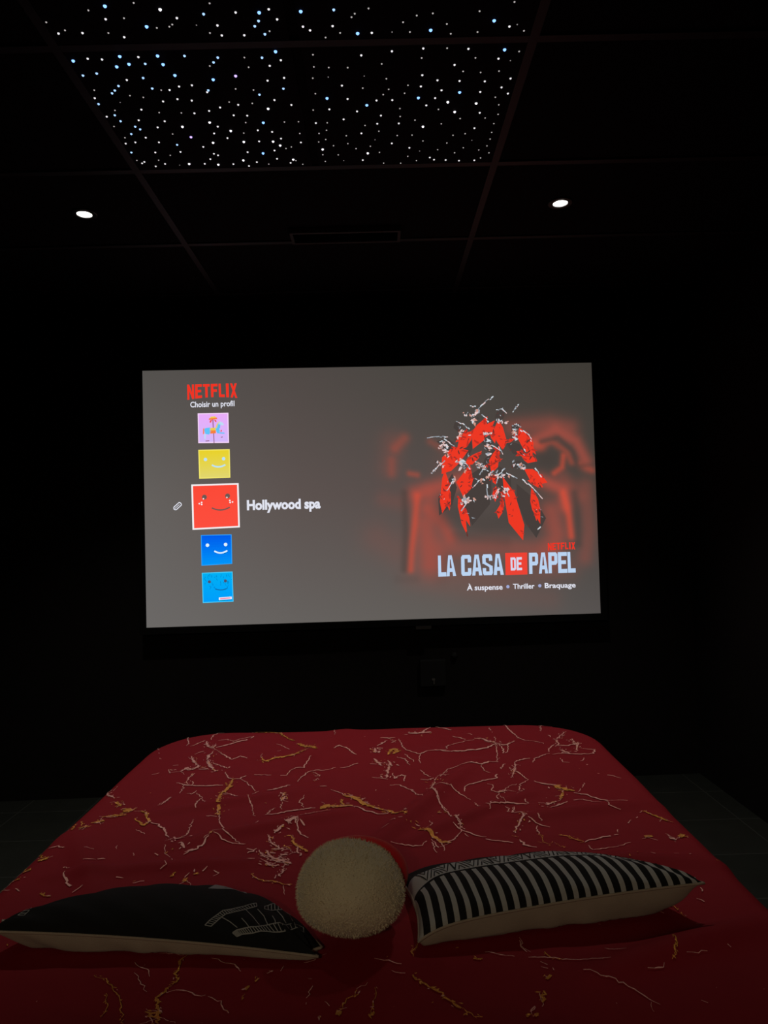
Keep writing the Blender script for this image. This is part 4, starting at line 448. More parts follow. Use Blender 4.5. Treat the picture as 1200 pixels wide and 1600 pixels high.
def stripe_material():
    m = mat('clapper_stripes', (0.44, 0.435, 0.42, 1), 0.85, bump=0.15, bump_scale=700, spec=0.2)
    nt = m.node_tree; b = nt.nodes['Principled BSDF']
    uv = nt.nodes.new('ShaderNodeUVMap'); uv.uv_map = 'UVMap'
    sp = nt.nodes.new('ShaderNodeSeparateXYZ'); nt.links.new(uv.outputs['UV'], sp.inputs[0])
    def mth(op, a, c=None):
        n = nt.nodes.new('ShaderNodeMath'); n.operation = op
        for k, t in ((0, a), (1, c)):
            if t is None: continue
            if isinstance(t, (int, float)): n.inputs[k].default_value = t
            else: nt.links.new(t, n.inputs[k])
        return n.outputs[0]
    U, Vv = sp.outputs['X'], sp.outputs['Y']
    su = mth('ADD', mth('MULTIPLY', U, 24.0), mth('MULTIPLY', Vv, 0.8))
    white_stripe = mth('LESS_THAN', mth('FRACT', su), 0.42)
    in_stripes = mth('LESS_THAN', Vv, 0.47)
    in_band = mth('MULTIPLY', mth('GREATER_THAN', Vv, 0.50), mth('LESS_THAN', Vv, 0.74))
    rows = mth('GREATER_THAN', mth('FRACT', mth('MULTIPLY', Vv, 40.0)), 0.35)
    fac = mth('MAXIMUM', mth('MULTIPLY', white_stripe, in_stripes), in_band)
    mx = nt.nodes.new('ShaderNodeMix'); mx.data_type = 'RGBA'
    mx.inputs[6].default_value = (0.010, 0.010, 0.010, 1); mx.inputs[7].default_value = (0.44, 0.435, 0.42, 1)
    nt.links.new(fac, mx.inputs[0]); nt.links.new(mx.outputs[2], b.inputs['Base Color'])
    return m
M_STRIPE = stripe_material()

C = CUSHION_RIGHT
cr = thing('cushion', 'black and white striped cushion with beige underside, right of the fleece ball', 'cushion', (C['cx'], C['cy'], BED_TOP))
def sub(C, pts): return pts
def cush_root(root, objs):
    for o in objs: o.matrix_parent_inverse = Matrix.Translation(-Vector(root.location))
top = cushion_cloth(C, 1, [M_STRIPE, M_PRINTBLACK], 'printed_cover', cr)
# marks of the band behind the stripes: zigzags, bars and dashes, printed into the same cloth
mk = MB(); rnd = random.Random(5)
Pt = lambda u, v: cushion_pt(C, u, v, 1)
u = -0.93
k = 0
while u < 0.93:                                          # nested triangles, point up and point down by turns
    w = rnd.uniform(0.09, 0.12); lo, hi = (0.03, 0.45) if k % 2 else (0.45, 0.03)
    for s in ([(u, lo), (u + w * 0.5, hi), (u + w, lo)], [(u + w * 0.28, lo), (u + w * 0.5, lo + (hi - lo) * 0.5), (u + w * 0.72, lo)]):
        ribbon(mk, Pt, s, 0.0024, 0, rnd, step=0.008, jag=0.1, taper=False, off=0.0008)
    if k % 3 == 2: ribbon(mk, Pt, [(u + w + 0.012, 0.03), (u + w + 0.012, 0.45)], 0.0035, 0, rnd, step=0.008, jag=0.1, taper=False, off=0.0008)
    u += w * 0.8 + (0.03 if k % 3 == 2 else 0.0); k += 1
for k in range(46):
    u = -0.9 + 1.8 * k / 46
    ribbon(mk, Pt, [(u, -0.03), (u + 0.018, -0.03)], 0.003, 0, rnd, jag=0.1, taper=False, off=0.0008)
# join the marks into the cover's own mesh
bm = bmesh.new(); bm.from_mesh(top.data); uvl = bm.loops.layers.uv.active
vs = [bm.verts.new(p) for p in mk.v]
for f in mk.f: bm.faces.new([vs[i] for i in f]).material_index = 1
bm.to_mesh(top.data); bm.free()
objs = [top, cushion_cloth(C, -1, M_BEIGE, 'backing', cr), cushion_piping(C, M_BEIGE, cr)]
part_label(objs[0], 'black and white striped upper cloth'); part_label(objs[1], 'plain beige underside')
cush_root(cr, objs)

C = CUSHION_LEFT
cl = thing('cushion', 'flat black cushion with white film strip drawings, left of the fleece ball', 'cushion', (C['cx'], C['cy'], BED_TOP))
top = cushion_cloth(C, 1, [M_PRINTBLACK, M_PRINTWHITE, M_PRINTGREY], 'printed_cover', cl)
mk = MB(); rnd = random.Random(8)
Pl = lambda u, v: cushion_pt(C, u, v, 1)
fr = LEFTPRINT['frame']
for pl in fr: ribbon(mk, Pl, pl, 0.0022, 1, rnd, step=0.01, jag=0.15, taper=False, off=0.0008)
for pl in LEFTPRINT['thin']: ribbon(mk, Pl, pl, 0.0014, 1, rnd, step=0.01, jag=0.15, taper=False, off=0.0008)
def along(pl, t):
    x = t * (len(pl) - 1); i = min(int(x), len(pl) - 2); f = x - i
    return (pl[i][0] + (pl[i + 1][0] - pl[i][0]) * f, pl[i][1] + (pl[i + 1][1] - pl[i][1]) * f)
for a, c, n in ((fr[0], fr[1], 22), (fr[2], fr[3], 26), (fr[4], fr[5], 9)):
    for k in range(n): ribbon(mk, Pl, [along(a, k / (n - 1)), along(c, k / (n - 1))], 0.0015, 1, rnd, jag=0.1, taper=False, off=0.0008)
sp_ = LEFTPRINT['strip']
for a, c in ((0, 1), (1, 2), (2, 3), (3, 0)): ribbon(mk, Pl, [sp_[a], sp_[c]], 0.0018, 1, rnd, jag=0.1, taper=False, off=0.0008)
for t in (0.33, 0.66):
    f = lambda p, q: (p[0] + (q[0] - p[0]) * t, p[1] + (q[1] - p[1]) * t)
    ribbon(mk, Pl, [f(sp_[1], sp_[2]), f(sp_[0], sp_[3])], 0.0015, 1, rnd, jag=0.1, taper=False, off=0.0008)
# the speckled grey patch on the far slope
pq = LEFTPRINT['patch']
def in_patch(s, t): return tuple((1 - t) * ((1 - s) * pq[0][i] + s * pq[1][i]) + t * ((1 - s) * pq[3][i] + s * pq[2][i]) for i in (0, 1))
for k in range(12):
    t = k / 11
    ribbon(mk, Pl, [in_patch(0, t), in_patch(0.5, t), in_patch(0.93, t)], 0.0045, 2, rnd, step=0.006, jag=0.25, gap=0.15, taper=False, off=0.0008)
ribbon(mk, Pl, [in_patch(1.0, -0.1), in_patch(1.0, 1.1)], 0.007, 2, rnd, jag=0.05, taper=False, off=0.0008)
bm = bmesh.new(); bm.from_mesh(top.data)
vs = [bm.verts.new(p) for p in mk.v]
for f, mi in zip(mk.f, mk.m): bm.faces.new([vs[i] for i in f]).material_index = mi
bm.to_mesh(top.data); bm.free()
objs = [top, cushion_cloth(C, -1, M_BEIGE, 'backing', cl), cushion_piping(C, M_BEIGE, cl)]
part_label(objs[0], 'black upper cloth with white film strips'); part_label(objs[1], 'plain beige underside')
cush_root(cl, objs)

# ------------------------------------------------------------------ round fleece cushion with a red back
M_FLEECE = mat('cream_fleece', (0.76, 0.66, 0.47, 1), 1.0, noise=0.10, scale=60, bump=0.5, bump_scale=260, sheen=0.3, spec=0.1)
M_REDPLUSH = mat('red_plush', (0.75, 0.012, 0.02, 1), 0.9, noise=0.1, bump=0.3, bump_scale=500, sheen=0.2, spec=0.2)
BALL = Vector((-0.0705, 1.353, 0.641))
ball = thing('fleece_ball_cushion', 'round cream fleece ball with red back, sitting between the two printed cushions', 'ball cushion', (BALL.x, BALL.y, BED_TOP))
def hashn(x, y, z): return math.sin(x * 61 + y * 37) * math.sin(y * 53 - z * 71) * math.sin(z * 43 + x * 29)
def fleece():
    m = MB(); NT, NP = 72, 48; rnd = random.Random(3)
    def pt(th, ph):
        d = Vector((math.cos(th) * math.sin(ph), math.sin(th) * math.sin(ph), math.cos(ph)))
        lump = 1 + 0.018 * math.sin(3 * d.x + 2 * d.z + 0.5) + 0.012 * math.sin(5 * d.z - 4 * d.x + 1) + 0.008 * hashn(d.x, d.y, d.z)
        p = Vector((d.x * 0.1010, d.y * 0.088, d.z * 0.0800)) * lump
        p.x += 0.012 * d.x * -d.z * 0.4
        return p + Vector((0, 0, BALL.z - BED_TOP)), d
    for j in range(NP + 1):
        for i in range(NT): m.v.append(tuple(pt(2 * math.pi * i / NT, math.pi * j / NP)[0]))
    for j in range(NP):
        for i in range(NT):
            q = (i + 1) % NT; m.f.append((j * NT + i, (j + 1) * NT + i, (j + 1) * NT + q, j * NT + q)); m.m.append(0)
    for _ in range(9000):                                # short pile
        th, ph = rnd.uniform(0, 2 * math.pi), math.acos(rnd.uniform(-1, 1))
        p, d = pt(th, ph); p = p - d * 0.001
        if p.z < 0.012: continue
        l = rnd.uniform(0.003, 0.0065); w = rnd.uniform(0.0006, 0.0012)
        t = Vector((rnd.uniform(-1, 1), rnd.uniform(-1, 1), rnd.uniform(-1, 1))); s = d.cross(t).normalized()
        tip = p + (d + 0.7 * t.cross(d)) * l
        m.poly([p - s * w, p + s * w, tip])
    return m
fleece().build('fleece_front', M_FLEECE, ball, smooth=True)
m = MB(); prof = []
bm = bmesh.new(); bmesh.ops.create_uvsphere(bm, u_segments=48, v_segments=28, radius=1.0)
for v in bm.verts: v.co = Vector((v.co.x * 0.101 + 0.011, 0.050 + v.co.y * 0.044, (BALL.z - BED_TOP) + 0.000 + v.co.z * 0.072))
m.add_bm(bm); part_label(m.build('red_back', M_REDPLUSH, ball, smooth=True), 'red plush back')

# ------------------------------------------------------------------ projection screen and what is shown on it
SW, SH = 2.32318, 1.30679
SX, SY, SZ = -1.18157, 3.600, 1.30 + 0.87144              # top left corner of the picture
mid = Vector((SX + SW / 2 * math.cos(YAW), SY + SW / 2 * math.sin(YAW), SZ - SH))
screen = thing('projection_screen', 'large lit projection screen showing a film menu on the black front wall', 'screen', mid, YAW)
def S(u, v, off=0.0): return (u - SW / 2, -off, SH - v)   # picture metres -> screen frame
m = MB(); fw = 0.035
m.box(-SW / 2 - fw, -SW / 2, -0.004, 0.05, -fw, SH + fw); m.box(SW / 2, SW / 2 + fw, -0.004, 0.05, -fw, SH + fw)
m.box(-SW / 2, SW / 2, -0.004, 0.05, -fw, 0); m.box(-SW / 2, SW / 2, -0.004, 0.05, SH, SH + fw)
part_label(m.build('screen_frame', M_VELVET, screen), 'black frame around the picture')
m = MB(); m.box(-SW / 2, SW / 2, 0.004, 0.045, 0, SH); m.build('backing_board', M_BLACK, screen)
m = MB(); m.box(0.20, 0.28, -0.012, 0.01, -fw - 0.016, -fw); m.build('pull_tab', M_BAR, screen)

def picture_color(u, v):
    """colour of the menu's plain ground and the soft red glow of its poster"""
    a, c = u / SW, v / SH
    g = [[(84, 81, 78), (80, 73, 70), (72, 69, 64), (62, 58, 53)], [(100, 96, 93), (92, 82, 79), (86, 76, 73), (72, 66, 61)], [(107, 104, 102), (101, 97, 94), (97, 92, 88), (86, 81, 79)]]
    x = min(max(a, 0), 0.9999) * 3; y = min(max(c, 0), 0.9999) * 2; i, j = int(x), int(y); fx, fy = x - i, y - j
    base = [sum(w * g[j + q][i + p][k] for p, q, w in ((0, 0, (1 - fx) * (1 - fy)), (1, 0, fx * (1 - fy)), (0, 1, (1 - fx) * fy), (1, 1, fx * fy))) for k in range(3)]
    wide = sharp = dark = 0.0
    for pts, s, w in SCR['glow']:
        d2 = 1e9
        for k in range(len(pts) - 1):
            (x0, y0), (x1, y1) = pts[k], pts[k + 1]; dx, dy = x1 - x0, y1 - y0
            t = min(1, max(0, ((u - x0) * dx + (v - y0) * dy) / (dx * dx + dy * dy + 1e-12)))
            d2 = min(d2, (u - x0 - t * dx) ** 2 + (v - y0 - t * dy) ** 2)
        if d2 < 9 * s * s:
            e = math.exp(-d2 / (s * s) / 1.5)
            if w < 0: dark = max(dark, -w * e)
            elif s > 0.029: wide += (1 - wide) * w * e
            else: sharp += (1 - sharp) * w * e
    c3 = [base[k] + ((168, 78, 66)[k] - base[k]) * wide for k in range(3)]
    c3 = [c3[k] + ((214, 78, 58)[k] - c3[k]) * sharp * 0.85 for k in range(3)]
    c3 = [c3[k] + ((70, 62, 58)[k] - c3[k]) * dark * 0.9 for k in range(3)]
    return (lin(c3[0]), lin(c3[1]), lin(c3[2]), 1.0)
def picture_ground():
    NX, NY = 260, 146
    m = MB()
    for j in range(NY + 1):
        for i in range(NX + 1): m.v.append(S(SW * i / NX, SH * j / NY))
    for j in range(NY):
        for i in range(NX):
            a = j * (NX + 1) + i; m.f.append((a, a + NX + 1, a + NX + 2, a + 1)); m.m.append(0)
    mt = glow('projected_picture', (1, 1, 1, 1)); nt = mt.node_tree
    at = nt.nodes.new('ShaderNodeAttribute'); at.attribute_name = 'picture'
    nt.links.new(at.outputs['Color'], nt.nodes['Principled BSDF'].inputs['Emission Color'])
    me = m.mesh('screen_surface', mt)
    ca = me.color_attributes.new('picture', 'FLOAT_COLOR', 'POINT')
    vals = []
    for j in range(NY + 1):
        for i in range(NX + 1): vals += picture_color(SW * i / NX, SH * j / NY)
    ca.data.foreach_set('color', vals)
    return link('screen_surface', me, screen)
part_label(picture_ground(), 'grey menu ground with a soft red glow at the right')

G = lambda n, r, g_, b_: glow(n, rgb(r, g_, b_), 1.0, sample=False)
E_RED, E_LOGO, E_WHITE, E_TEXT = G('picture_red', 236, 56, 36), G('picture_logo_red', 240, 52, 36), G('picture_white', 245, 240, 242), G('picture_text', 226, 228, 240)
E_DARK, E_PALE, E_TAN, E_STEEL = G('picture_dark', 70, 62, 59), G('picture_pale', 226, 200, 200), G('picture_tan', 205, 150, 135), G('picture_steel', 150, 158, 168)
E_TITLE, E_BOX, E_DOT, E_MAROON = G('picture_title', 186, 210, 240), G('picture_box', 236, 66, 52), G('picture_dot', 160, 170, 215), G('picture_maroon', 96, 52, 48)
E_SKIN = G('picture_skin', 232, 190, 185)

def bil(q, a, c):                                        # unit square -> quad (tl, tr, br, bl)
    x = (1 - c) * ((1 - a) * q[0][0] + a * q[1][0]) + c * ((1 - a) * q[3][0] + a * q[2][0])
    y = (1 - c) * ((1 - a) * q[0][1] + a * q[1][1]) + c * ((1 - a) * q[3][1] + a * q[2][1])
    return x, y
# block letters: convex pieces in a unit box, y down
LET = {
 'N': [[(0, 0), (.3, 0), (.3, 1), (0, 1)], [(.7, 0), (1, 0), (1, 1), (.7, 1)], [(0, 0), (.3, 0), (1, 1), (.7, 1)]],
 'E': [[(0, 0), (.36, 0), (.36, 1), (0, 1)], [(0, 0), (1, 0), (1, .19), (0, .19)], [(0, .4), (.88, .4), (.88, .58), (0, .58)], [(0, .81), (1, .81), (1, 1), (0, 1)]],
 'T': [[(0, 0), (1, 0), (1, .19), (0, .19)], [(.32, 0), (.68, 0), (.68, 1), (.32, 1)]],
 'F': [[(0, 0), (.36, 0), (.36, 1), (0, 1)], [(0, 0), (1, 0), (1, .19), (0, .19)], [(0, .42), (.88, .42), (.88, .6), (0, .6)]],
 'L': [[(0, 0), (.38, 0), (.38, 1), (0, 1)], [(0, .8), (1, .8), (1, 1), (0, 1)]],
 'I': [[(0.1, 0), (.9, 0), (.9, 1), (0.1, 1)]],
 'X': [[(0, 0), (.32, 0), (1, 1), (.68, 1)], [(.68, 0), (1, 0), (.32, 1), (0, 1)]],
 'A': [[(.3, 0), (.5, 0), (.32, 1), (0, 1)], [(.5, 0), (.7, 0), (1, 1), (.68, 1)], [(.2, .62), (.8, .62), (.84, .8), (.16, .8)], [(.3, 0), (.7, 0), (.66, .2), (.34, .2)]],
 'C': [[(0, .1), (.34, .1), (.34, .9), (0, .9)], [(0, .1), (.12, 0), (.88, 0), (1, .1), (1, .18), (0, .18)], [(0, .82), (1, .82), (1, .9), (.88, 1), (.12, 1), (0, .9)], [(.66, .1), (1, .1), (1, .36), (.66, .36)], [(.66, .64), (1, .64), (1, .9), (.66, .9)]],
 'S': [[(0, .1), (.12, 0), (.88, 0), (1, .1), (1, .18), (0, .18)], [(0, .1), (.34, .1), (.34, .42), (0, .46)], [(0, .42), (.34, .38), (1, .58), (.66, .62)], [(.66, .56), (1, .56), (1, .9), (.66, .9)], [(0, .82), (1, .82), (1, .9), (.88, 1), (.12, 1), (0, .9)], [(.66, .1), (1, .1), (1, .32), (.66, .32)], [(0, .66), (.34, .66), (.34, .9), (0, .9)]],
 'D': [[(0, 0), (.36, 0), (.36, 1), (0, 1)], [(.3, 0), (.8, 0), (1, .12), (1, .18), (.3, .18)], [(.3, .82), (1, .82), (1, .88), (.8, 1), (.3, 1)], [(.66, .12), (1, .12), (1, .88), (.66, .88)]],
 'P': [[(0, 0), (.36, 0), (.36, 1), (0, 1)], [(.3, 0), (.85, 0), (1, .1), (1, .18), (.3, .18)], [(.3, .42), (1, .42), (1, .5), (.85, .6), (.3, .6)], [(.66, .1), (1, .1), (1, .5), (.66, .5)]],
}
WID = {'I': .52, 'L': .85, ' ': .45}
def block(name, text, quad, mt, off, gapf=0.13, arch=0.0, parent=None):
    ws = [WID.get(c, 1.0) for c in text]; tot = sum(ws) + gapf * (len(text) - 1); x = 0.0; m = MB()
    for c, w in zip(text, ws):
        if c != ' ':
            for pc in LET[c]:
                pts = []
                for a, d in pc:
                    gx_ = (x + a * w) / tot
                    bot = 1.0 - arch * (1 - (2 * gx_ - 1) ** 2)          # the foot line bows upwards in the middle
                    uu, vv = bil(quad, gx_, d * bot); pts.append(S(uu, vv, off))
                m.poly(pts[::-1])
        x += w + gapf
    return m.build(name, mt, parent or screen)
def words(name, text, bl, br, tl, mt, off, bold=0.0, parent=None):
    """a line of type between two baseline ends, with the cap height given by tl"""
    cu = bpy.data.curves.new(name, 'FONT'); cu.body = text; cu.offset = bold; cu.resolution_u = 3
    hu = bpy.data.curves.new(name, 'FONT'); hu.body = 'H'; hu.offset = bold
    ob, oh = bpy.data.objects.new(name, cu), bpy.data.objects.new(name, hu)
    col.objects.link(ob); col.objects.link(oh)
    dg = bpy.context.evaluated_depsgraph_get()
    me = bpy.data.meshes.new_from_object(ob.evaluated_get(dg)); mh = bpy.data.meshes.new_from_object(oh.evaluated_get(dg))
    cap = max(v.co.y for v in mh.vertices); x0 = min(v.co.x for v in me.vertices); x1 = max(v.co.x for v in me.vertices)
    capm = math.hypot(tl[0] - bl[0], tl[1] - bl[1])
    for v in me.vertices:
        t = (v.co.x - x0) / (x1 - x0); h = v.co.y / cap * capm
        v.co = Vector(S(bl[0] + (br[0] - bl[0]) * t, bl[1] + (br[1] - bl[1]) * t - h, off))
    for o in (ob, oh): bpy.data.objects.remove(o)
    bpy.data.curves.remove(cu); bpy.data.curves.remove(hu); bpy.data.meshes.remove(mh)
    me.name = name; me.materials.clear(); me.materials.append(mt)
    for pl in me.polygons: pl.material_index = 0
    return link(name, me, parent or screen)
def disc(m, cx_, cy_, rx, ry, mi, off, n=14, jag=0.0, rnd=None):
    m.poly([S(cx_ + rx * math.cos(t) * (1 + (jag * rnd.uniform(-1, 1) if rnd else 0)), cy_ + ry * math.sin(t) * (1 + (jag * rnd.uniform(-1, 1) if rnd else 0)), off) for t in [2 * math.pi * k / n for k in range(n)]], mi)
def stroke(m, pts, w, mi, off):
    for k in range(len(pts) - 1):
        (x0, y0), (x1, y1) = pts[k], pts[k + 1]; L = math.hypot(x1 - x0, y1 - y0) or 1; nx, ny = -(y1 - y0) / L * w / 2, (x1 - x0) / L * w / 2
        m.poly([S(x0 + nx, y0 + ny, off), S(x1 + nx, y1 + ny, off), S(x1 - nx, y1 - ny, off), S(x0 - nx, y0 - ny, off)], mi)

part_label(block('logo_lettering', 'NETFLIX', SCR['logo'], E_LOGO, 0.002, gapf=0.16, arch=0.12), 'red block lettering above the column of tiles')
part_label(words('heading_lettering', 'Choisir un profil', *SCR['choisir'], E_TEXT, 0.002, bold=0.02), 'small white heading line')
part_label(words('profile_name_lettering', 'Hollywood spa', *SCR['name'], E_TEXT, 0.002, bold=0.042), 'white bold name beside the red tile')

# --- profile tiles
def arc(x0, x1, y, sag, n=10): return [(x0 + (x1 - x0) * k / n, y + sag * (1 - (2 * k / n - 1) ** 2)) for k in range(n + 1)]
def grad_tile(name, q, c_top, c_bot, label, edge=None):
    m = MB(); n = 12; mats = []
    for k in range(n):
        f = k / (n - 1); mats.append(G('%s_row' % name, *[c_top[i] + (c_bot[i] - c_top[i]) * f for i in range(3)]))
        m.poly([S(*bil(q, 0, (k + 1) / n), 0.002), S(*bil(q, 1, (k + 1) / n), 0.002), S(*bil(q, 1, k / n), 0.002), S(*bil(q, 0, k / n), 0.002)], k)
    t = part_label(m.build('profile_tile', mats, screen), label)
    if edge:
        e = MB(); w, em = edge
        for a0, a1, b0, b1 in ((0, 1, 0, w), (0, 1, 1 - w, 1), (0, w, w, 1 - w), (1 - w, 1, w, 1 - w)):
            e.poly([S(*bil(q, a0, b1), 0.003), S(*bil(q, a1, b1), 0.003), S(*bil(q, a1, b0), 0.003), S(*bil(q, a0, b0), 0.003)])
        e.build('tile_border', em, t)
    return t
def face(q, tile, eyes, er, mouth, mw, em, mm, name_eye='eye'):
    ww = q[1][0] - q[0][0]
    for a, c in eyes:
        m = MB(); x, y = bil(q, a, c); disc(m, x, y, er * ww, er * ww, 0, 0.004, 16); m.build('eye', em, tile)
    m = MB(); pts = [bil(q, a, c) for a, c in arc(*mouth)]; stroke(m, pts, mw * ww, 0, 0.004); m.build('smile', mm, tile)
q = SCR['tiles'][0]
t = grad_tile('lilac', q, (234, 172, 250), (212, 184, 252), 'lilac tile with a carousel horse', (0.035, G('tile_pink_edge', 246, 214, 250)))
m = MB(); cm = [G('horse_blue', 96, 196, 250), G('horse_orange', 246, 128, 62), G('horse_yellow', 236, 206, 82), G('horse_red', 240, 86, 84), G('horse_pole', 160, 110, 150), G('horse_pale', 190, 220, 245)]
def tp(pts, mi, off=0.004): m.poly([S(*bil(q, a, c), off) for a, c in pts][::-1], mi)
tp([(.47, .12), (.51, .12), (.53, 1.0), (.50, 1.0)], 4, 0.0035)
tp([(.37, .17), (.62, .15), (.64, .21), (.36, .23)], 1); tp([(.42, .12), (.57, .11), (.60, .16), (.40, .18)], 2)
tp([(.40, .24), (.48, .22), (.42, .33), (.38, .31)], 3); tp([(.53, .22), (.60, .24), (.61, .31), (.56, .29)], 3)
tp([(.20, .56), (.24, .50), (.40, .48), (.42, .62), (.36, .72), (.24, .70)], 0); tp([(.38, .50), (.58, .49), (.60, .58), (.38, .58)], 2)
tp([(.38, .58), (.58, .58), (.58, .68), (.40, .69)], 1); tp([(.56, .52), (.68, .50), (.72, .62), (.62, .67)], 0)
tp([(.60, .52), (.66, .34), (.74, .36), (.72, .52)], 0); tp([(.64, .36), (.70, .28), (.80, .32), (.86, .40), (.80, .42), (.72, .40)], 5)
tp([(.58, .50), (.62, .36), (.70, .28), (.72, .31), (.65, .40), (.62, .52)], 2); tp([(.17, .52), (.21, .50), (.20, .68), (.16, .72)], 1)
tp([(.62, .64), (.86, .66), (.86, .70), (.62, .68)], 0); tp([(.74, .57), (.78, .57), (.77, .63), (.73, .63)], 3); tp([(.20, .70), (.26, .70), (.24, .88), (.20, .86)], 5)
tp([(.24, .92), (.36, .91), (.36, .94), (.24, .95)], 4); tp([(.74, .80), (.80, .79), (.80, .82), (.74, .83)], 4)
m.build('carousel_horse_picture', cm, t)
q = SCR['tiles'][1]
t = grad_tile('yellow', q, (233, 210, 44), (226, 214, 110), 'yellow tile with a pale blue smiling face', (0.03, G('tile_yellow_edge', 248, 236, 110)))
m_eye = G('tile_face_pale_blue', 186, 226, 250)
face(q, t, [(.22, .34), (.80, .33)], .055, (.42, .85, .54, .07), .05, m_eye, m_eye)
q = SCR['tiles'][2]
t = grad_tile('red', q, (252, 74, 56), (252, 78, 62), 'large red tile with freckled smiling face and white border', (0.035, E_WHITE))
grey = G('tile_face_grey', 108, 88, 84)
face(q, t, [(.27, .29), (.76, .28)], .052, (.42, .80, .535, .055), .028, grey, grey)
for a, c in ((.16, .43), (.21, .405), (.21, .45), (.805, .385), (.81, .43), (.86, .42)):
    m = MB(); x, y = bil(q, a, c); disc(m, x, y, .0042, .0042, 0, 0.005, 10); m.build('freckle', E_WHITE, t)
for a, c in ((.25, .325), (.745, .315)):
    m = MB(); x, y = bil(q, a, c); disc(m, x, y, .0038, .0038, 0, 0.005, 10); m.build('eye_glint', E_WHITE, t)
q = SCR['tiles'][3]
t = grad_tile('blue', q, (0, 92, 236), (0, 148, 250), 'bright blue tile with a white smiling face', (0.025, G('tile_blue_edge', 40, 160, 250)))
m_eye = G('tile_face_white', 224, 244, 250)
face(q, t, [(.21, .34), (.80, .335)], .058, (.43, .85, .54, .07), .05, m_eye, m_eye)
q = SCR['tiles'][4]
t = grad_tile('sky', q, (0, 176, 244), (0, 158, 252), 'sky blue tile with scribbled pattern and small pink tag', (0.025, G('tile_sky_edge', 70, 205, 250)))
face(q, t, [(.24, .31), (.76, .30)], .05, (.42, .80, .55, .045), .025, G('tile_face_slate', 74, 84, 110), G('tile_face_navy', 20, 84, 140))
m = MB(); rr = random.Random(4)
for _ in range(46):
    a, c = rr.uniform(.06, .9), rr.uniform(.05, .5); stroke(m, [bil(q, a, c), bil(q, a + rr.uniform(-.03, .03), c + rr.uniform(.03, .09))], .0022, 0, 0.003)
m.build('scribble_pattern', G('tile_scribble', 0, 130, 205), t)
m = MB(); m.poly([S(*bil(q, a, c), 0.004) for a, c in ((.53, .93), (.95, .91), (.95, .83), (.53, .84))], 0)
stroke(m, [bil(q, .57, .89), bil(q, .91, .87)], .005, 1, 0.005); m.build('pink_tag', [E_WHITE, G('tag_pink', 246, 120, 160)], t)
# pencil beside the red tile
(pa, pb) = SCR['pencil']
m = MB(); dx, dy = pb[0] - pa[0], pb[1] - pa[1]; L = math.hypot(dx, dy); ux, uy = dx / L, dy / L; nx, ny = -uy, ux; w = 0.009
P_ = lambda s, t_: (pa[0] + ux * s * L + nx * t_ * w, pa[1] + uy * s * L + ny * t_ * w)
stroke(m, [P_(0, 0), P_(.15, 1), P_(1, 1), P_(1.08, 0), P_(1, -1), P_(.15, -1), P_(0, 0)], 0.0045, 0, 0.002); stroke(m, [P_(.15, 0), P_(.85, 0)], 0.003, 0, 0.002)
part_label(m.build('pencil_icon', E_TEXT, screen), 'white outlined pencil symbol left of the red tile')

# --- poster at the right: plain heap of red, dark and pale shapes
rr = random.Random(21)
E_DEEP, E_RIM = G('picture_deep_red', 186, 48, 38), G('picture_rim', 205, 214, 222)
m = MB(); pm = [E_DARK, E_RED, E_PALE, E_STEEL, E_TAN, E_MAROON, E_DEEP, E_RIM]
def cen(P): return sum(p[0] for p in P) / len(P), sum(p[1] for p in P) / len(P)
def rough(P, amp):                                       # ragged outline
    out = []
    for k in range(len(P)):
        (x0, y0), (x1, y1) = P[k], P[(k + 1) % len(P)]
        for t in (0, .33, .66): out.append((x0 + (x1 - x0) * t + rr.uniform(-amp, amp), y0 + (y1 - y0) * t + rr.uniform(-amp, amp)))
    return out
def flake(x, y, r, mi, off, asp=.5):
    t0 = rr.uniform(0, 6.28); n = rr.choice((3, 4, 5)); ca, sa = math.cos(t0), math.sin(t0); pts = []
    for k in range(n):
        t = 2 * math.pi * (k + rr.uniform(-.3, .3)) / n; p, q_ = r * math.cos(t), r * asp * math.sin(t)
        pts.append(S(x + ca * p - sa * q_, y + sa * p + ca * q_, off))
    m.poly(pts[::-1], mi)
def inside(P, x, y):
    c = False
    for k in range(len(P)):
        (x0, y0), (x1, y1) = P[k], P[k - 1]
        if (y0 > y) != (y1 > y) and x < (x1 - x0) * (y - y0) / (y1 - y0) + x0: c = not c
    return c
def scatter(P, n):
    xs, ys = [p[0] for p in P], [p[1] for p in P]; out = []
    for _ in range(n * 4):
        x, y = rr.uniform(min(xs), max(xs)), rr.uniform(min(ys), max(ys))
        if inside(P, x, y): out.append((x, y))
        if len(out) >= n: break
    return out
